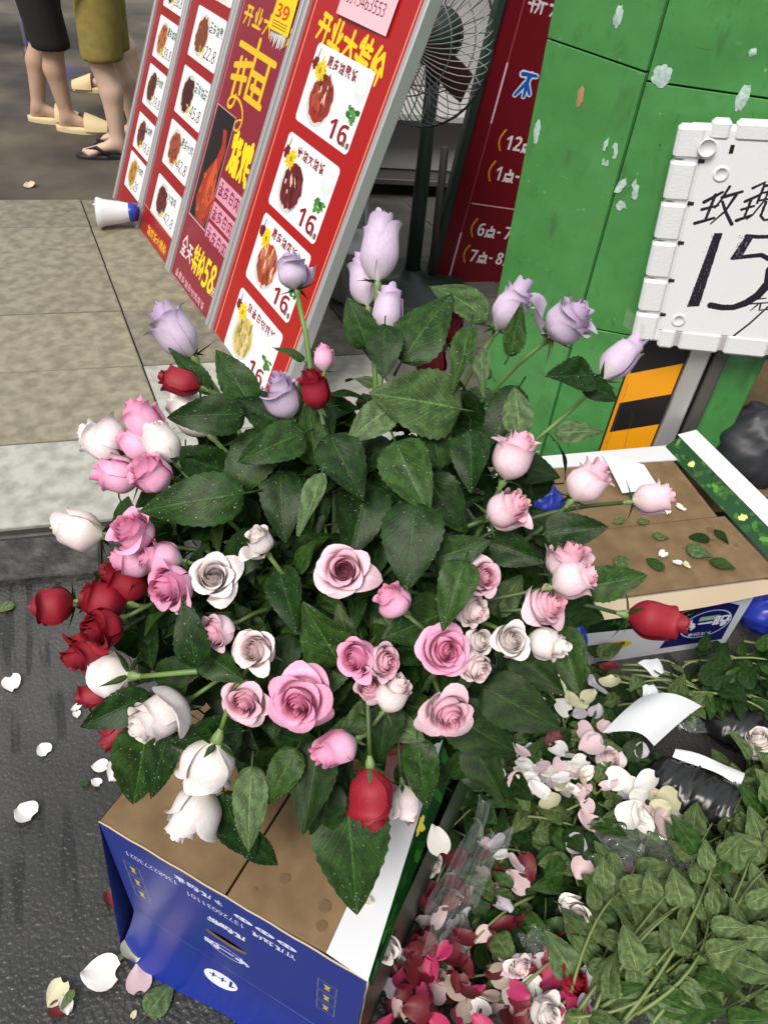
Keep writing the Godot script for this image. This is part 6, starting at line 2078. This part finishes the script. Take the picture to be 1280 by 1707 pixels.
	var paper := func(called: String, label: String, c: Array, h: float, curl: float, m: Material) -> void:
		var o := gp((c[0] + c[4]) * 0.5, (c[1] + c[5]) * 0.5, h)
		var t := thing(called, label, "paper", o)
		var cs := []
		for k in 4: cs.append(gp(c[k * 2], c[k * 2 + 1], h))
		var st := stool()
		sheet(st, 10, 8, func(u: float, v: float) -> Vector3: return (cs[0] as Vector3).lerp(cs[1], u).lerp((cs[3] as Vector3).lerp(cs[2], u), v) - o + Vector3(0, curl * (sin(u * PI) + 0.4 * sin(v * PI)) + 0.003 * sin(u * 7 + v * 3), 0))
		obj("sheet", done(st), m, t)
	paper.call("paper_sheet", "curved white paper sheet lying on the dark cuttings", [1068, 1162, 1168, 1178, 1090, 1243, 1003, 1222], 0.165, 0.030, M.paper)
	paper.call("paper_sheet", "white paper strip between the two black sleeves", [1125, 1248, 1240, 1290, 1232, 1312, 1120, 1262], 0.165, 0.01, M.paper)
	paper.call("paper_sheet", "white paper edge below the rounded black sleeve", [1128, 1345, 1160, 1385, 1150, 1392, 1112, 1352], 0.10, 0.004, M.paper)
	paper.call("paper_sheet", "small torn white paper before the watermelon carton", [1062, 1105, 1095, 1098, 1108, 1122, 1090, 1132], 0.10, 0.006, M.paper)
	paper.call("paper_sheet", "white paper corner behind the curved sheet", [1070, 1144, 1088, 1142, 1100, 1160, 1070, 1166], 0.145, 0.004, M.paper)
	# clear film crinkled over the heap
	var film := func(label: String, c: Array, h: float, seed_: int) -> void:
		var o := gp((c[0] + c[4]) * 0.5, (c[1] + c[5]) * 0.5, h)
		var t := thing("clear_film", label, "plastic film", o)
		var cs := []
		for k in 4: cs.append(gp(c[k * 2], c[k * 2 + 1], h))
		var n := FastNoiseLite.new()
		n.seed = seed_
		n.noise_type = FastNoiseLite.TYPE_CELLULAR
		n.cellular_return_type = FastNoiseLite.RETURN_DISTANCE
		n.frequency = 1.0
		var st := stool()
		sheet(st, 36, 36, func(u: float, v: float) -> Vector3: u += 0.10 * sin(v * 9.0 + seed_) * (1.0 - u) + 0.08 * sin(v * 13.0); v += 0.10 * sin(u * 8.0 + seed_ * 2.0) + 0.05 * sin(u * 19.0); return (cs[0] as Vector3).lerp(cs[1], u).lerp((cs[3] as Vector3).lerp(cs[2], u), v) - o + Vector3(0, 0.022 * n.get_noise_2d(u * 4.0, v * 4.0) + 0.014 * n.get_noise_2d(u * 11.0 + 3, v * 7.0), 0))
		obj("film", done(st), M.clear_film, t)
	film.call("clear crinkled film over the leaves beside the pale bundle", [1000, 1350, 1175, 1390, 1170, 1480, 1010, 1460], 0.16, 3)
	film.call("clear film sheet along the side of the blue carton", [800, 1330, 850, 1400, 760, 1560, 690, 1560], 0.20, 5)
	film.call("clear film scrap by the thick green stem", [880, 1530, 940, 1545, 935, 1590, 870, 1590], 0.14, 7)
	film.call("clear film wrap by the far cuttings under the sheet", [1160, 1165, 1240, 1190, 1215, 1225, 1130, 1200], 0.13, 9)
	# petals strewn over the heap
	var drop := func(poly: Array, n: int, mats: Array, label: String, group: String, h0: float, h1: float) -> void:
		for k in n:
			var p := spot_in(poly)
			var mk: String = mats[rng.randi_range(0, mats.size() - 1)]
			var col: String = {"fallen_white": "white", "fallen_cream": "cream", "fallen_blush": "blush", "fallen_red": "dark red", "fallen_magenta": "magenta", "fallen_lilac": "lilac white", "fallen_wilted": "wilted brown"}[mk]
			var at_ := gp(p.x, p.y, lerpf(h0, h1, float(k) / n))
			var s := rr(0.028, 0.046) * (1.15 if h0 > 0.13 else 1.0)
			fallen_petal(at_, s, M[mk], ("large " if s > 0.040 else ("small " if s < 0.034 else "")) + col + " " + label + " by " + beside(at_), col + " " + group, -1.0, 0.7)
	drop.call([Vector2(860, 1250), Vector2(920, 1200), Vector2(985, 1240), Vector2(1000, 1300), Vector2(940, 1340), Vector2(860, 1330)], 30, ["fallen_white", "fallen_white", "fallen_blush", "fallen_white", "fallen_cream"], "petal in the drift", "petals in the drift on the cuttings", 0.13, 0.17)
	drop.call([Vector2(820, 1150), Vector2(1050, 1200), Vector2(1150, 1400), Vector2(980, 1560), Vector2(800, 1420)], 30, ["fallen_white", "fallen_lilac", "fallen_white", "fallen_red", "fallen_blush"], "petal strewn over cuttings", "petals strewn over the cuttings", 0.11, 0.16)
	drop.call([Vector2(1000, 1290), Vector2(1060, 1290), Vector2(1150, 1370), Vector2(1080, 1390)], 16, ["fallen_white", "fallen_white", "fallen_blush", "fallen_cream", "fallen_red"], "petal on the cuttings", "petals before the black sleeve", 0.16, 0.20)
	drop.call([Vector2(880, 1140), Vector2(1010, 1110), Vector2(1040, 1190), Vector2(900, 1200)], 14, ["fallen_white", "fallen_lilac", "fallen_red", "fallen_cream"], "petal among leaves", "petals under the far roses", 0.12, 0.16)
	drop.call([Vector2(760, 1390), Vector2(850, 1400), Vector2(880, 1560), Vector2(690, 1600), Vector2(690, 1540)], 58, ["fallen_red", "fallen_red", "fallen_wilted", "fallen_lilac", "fallen_red", "fallen_blush", "fallen_wilted", "fallen_white"], "petal in the shaded heap", "petals in the shaded heap", 0.02, 0.11)
	drop.call([Vector2(650, 1590), Vector2(880, 1560), Vector2(860, 1720), Vector2(640, 1720)], 74, ["fallen_white", "fallen_magenta", "fallen_red", "fallen_red", "fallen_wilted", "fallen_magenta", "fallen_blush", "fallen_red", "fallen_lilac", "fallen_red"], "petal in the near heap", "petals at the near corner of the carton", 0.02, 0.12)
	drop.call([Vector2(850, 1600), Vector2(960, 1580), Vector2(1060, 1590), Vector2(1060, 1700), Vector2(840, 1710)], 46, ["fallen_magenta", "fallen_magenta", "fallen_red", "fallen_white", "fallen_lilac"], "petal in the bright heap", "petals beside the pale bundle", 0.08, 0.14)
	drop.call([Vector2(930, 1500), Vector2(1010, 1510), Vector2(1020, 1600), Vector2(920, 1590)], 14, ["fallen_red", "fallen_white", "fallen_cream", "fallen_red"], "petal under clear film", "petals under the clear film", 0.09, 0.13)
	# whole heads lying among the petals
	for r in [[905, 1690, 58, "white", 0.4, "cream green rose head among magenta petals at the near edge"], [960, 1525, 52, "white", 0.5, "torn white rose head beside a tiny peach bud"], [716, 1440, 44, "white", 0.5, "shaded white rose head beside the carton edge"], [640, 1580, 50, "white", 0.45, "wilted cream rose stuck to the carton edge"], [866, 1612, 44, "blush", 0.7, "white rose head with yellow stamens by the film"], [955, 1640, 50, "red", 0.4, "crimson rose head under the thick stem"], [1265, 1240, 60, "white", 0.3, "greenish white rosebud above the pale bundle"], [1010, 1270, 50, "blush", 0.3, "blush rosebud in the drift of white petals"]]:
		var hh := 0.14 if r[0] != 640 else 0.40
		var p := gp(r[0], r[1], hh)
		var t := thing("fallen_bloom", r[5], "flower head", p)
		var rad: float = r[2] * seen(p).z / F * 0.5 / 1.3
		var axis := (Vector3.UP + rdir() * 0.8 + Vector3(0, 0, 0.5)).normalized()
		calyx(t, p - axis * rad, axis, rad, 0.3)
		bloom(t, p - axis * rad, axis, rad, r[4], r[3], rr(0, 6), 0.3)

func build_litter() -> void:
	rng.seed = 808
	# petals and leaves on the road and on the cartons, one by one: [x, y, level, size, colour, label]
	for p in [[22, 1141, 0.004, 0.046, "white", "white petal alone on the road, farthest from the carton"], [126, 1181, 0.004, 0.026, "white", "small white petal scrap on the road under the red cluster"], [129, 1192, 0.004, 0.018, "white", "tiniest petal scrap under the red cluster"], [73, 1249, 0.004, 0.032, "white", "rounded white petal near the red cluster"], [166, 1278, 0.004, 0.036, "white", "narrow curled white petal near the carton corner"], [160, 1304, 0.004, 0.024, "white", "little white petal touching the curled one"], [194, 1288, 0.05, 0.050, "white", "folded white petal leaning on the carton corner"],
		[42, 1355, 0.004, 0.048, "white", "round pinkish white petal on the grooved road"], [164, 1624, 0.004, 0.066, "white", "largest white petal on the wet road"], [232, 1628, 0.004, 0.056, "blush", "blush rimmed petal below the carton front"], [224, 1585, 0.02, 0.044, "cream", "cream crumpled petal at the foot of the carton"], [95, 1660, 0.004, 0.046, "cream", "wilted cream petal at the near edge of the road"], [112, 1678, 0.008, 0.038, "white", "white petal overlapping the wilted cream one"], [98, 1684, 0.004, 0.030, "red", "red scrap under the overlapping petals"], [188, 1503, 0.01, 0.040, "red", "red petal wedged against the side of the blue carton"], [224, 1690, 0.004, 0.014, "cream", "petal crumb on the wet road"],
		[729, 1399, 0.49, 0.046, "white", "round white petal on the printed green edge"], [684, 1362, 0.50, 0.040, "blush", "pale petal lying beside the hanging red rose"], [615, 1502, 0.482, 0.013, "cream", "cream crumb on the white carton flap"],
		[1112, 853, 0.262, 0.026, "white", "white petal under the farthest pink bud"], [1135, 846, 0.262, 0.030, "white", "second white petal beyond the farthest pink bud"], [1103, 925, 0.262, 0.026, "white", "white petal in the row of scraps on the watermelon carton"], [1127, 938, 0.262, 0.024, "white", "middle scrap of the row on the watermelon carton"], [1145, 942, 0.262, 0.022, "cream", "cream end scrap of the row on the watermelon carton"]]:
		fallen_petal(gp(p[0], p[1], p[2]), p[3] * 0.86, M["fallen_" + p[4]], p[5], "", -1.0, 0.2)
	for s in [[57, 145, "white paper scrap on the street behind the slippers"], [50, 309, "orange brown scrap on the street before the pavement"], [157, 344, "pale crumb at the street rim beside the megaphone"]]:
		fallen_petal(gp(s[0], s[1], 0.036), 0.05, M.paper if s[0] != 50 else M.card_inner, s[2], "", -1.0, 0.3)
	for l in [[268, 1664, 0.006, 0.062, 60, 5, "pale", "pale round leaf on the wet road below the carton"], [112, 1668, 0.012, 0.036, 250, 0, "old", "green scrap among the wilted petals"], [140, 1306, 0.006, 0.022, 180, 1, "fresh", "bright green leaf tip near the curled petal"], [8, 1012, 0.006, 0.05, 200, 3, "old", "dull leaf lying on the road by the gutter"], [200, 1597, 0.008, 0.02, 230, 1, "pale", "pale green scrap under the carton foot"],
		[1164, 896, 0.262, 0.055, 170, 3, "dark", "dark leaf in the middle of the watermelon carton"], [1203, 894, 0.262, 0.050, 300, 1, "dark", "dark leaf nearest the green printed flap"], [1166, 920, 0.262, 0.066, 350, 5, "pale", "broad pale leaf on the watermelon carton"], [1204, 943, 0.264, 0.060, 340, 2, "fresh", "leaf on the front edge of the watermelon carton"], [1103, 894, 0.262, 0.046, 10, 3, "old", "small leaf turned over behind the petal row"], [1090, 938, 0.262, 0.056, 120, 3, "fresh", "leaf beside the petal row on the watermelon carton"], [1074, 868, 0.262, 0.040, 30, 3, "old", "faint leaf on the seam of the watermelon carton"], [1036, 934, 0.262, 0.060, 80, 3, "old", "leaf on the inner side of the watermelon carton"], [1030, 868, 0.262, 0.034, 200, 3, "old", "little leaf near the tall pink bud"]]:
		var p := gp(l[0], l[1], l[2])
		var t := thing("fallen_leaf", l[7], "leaf", p)
		var a := deg_to_rad(l[4])
		obj("leaf_blade", leaf_mesh[l[5]], M["leaf_" + l[6]], t, aim(Vector3(cos(a), 0.05, -sin(a)), Vector3.UP, l[3], -Vector3(cos(a), -0.1, -sin(a)) * l[3] * 0.5))

const NTH := ["first", "second", "third", "fourth", "fifth", "sixth", "seventh", "eighth", "ninth", "tenth", "eleventh", "twelfth", "thirteenth", "fourteenth", "fifteenth", "sixteenth"]

func tell_apart() -> void:
	# things that would share a description are counted off from the road
	var by := {}
	for c in get_children():
		if c is Node3D and c.has_meta("label"):
			var l: String = c.get_meta("label")
			if not by.has(l): by[l] = []
			by[l].append(c)
	for l in by:
		var set: Array = by[l]
		if set.size() < 2 or set.size() > NTH.size(): continue
		set.sort_custom(func(a, b): return a.position.x < b.position.x)
		for k in set.size():
			var short: String = l if l.split(" ").size() < 14 else l.replace("upper ", "").replace("leafy ", "")
			set[k].set_meta("label", "%s, %s from road" % [short, NTH[k]])
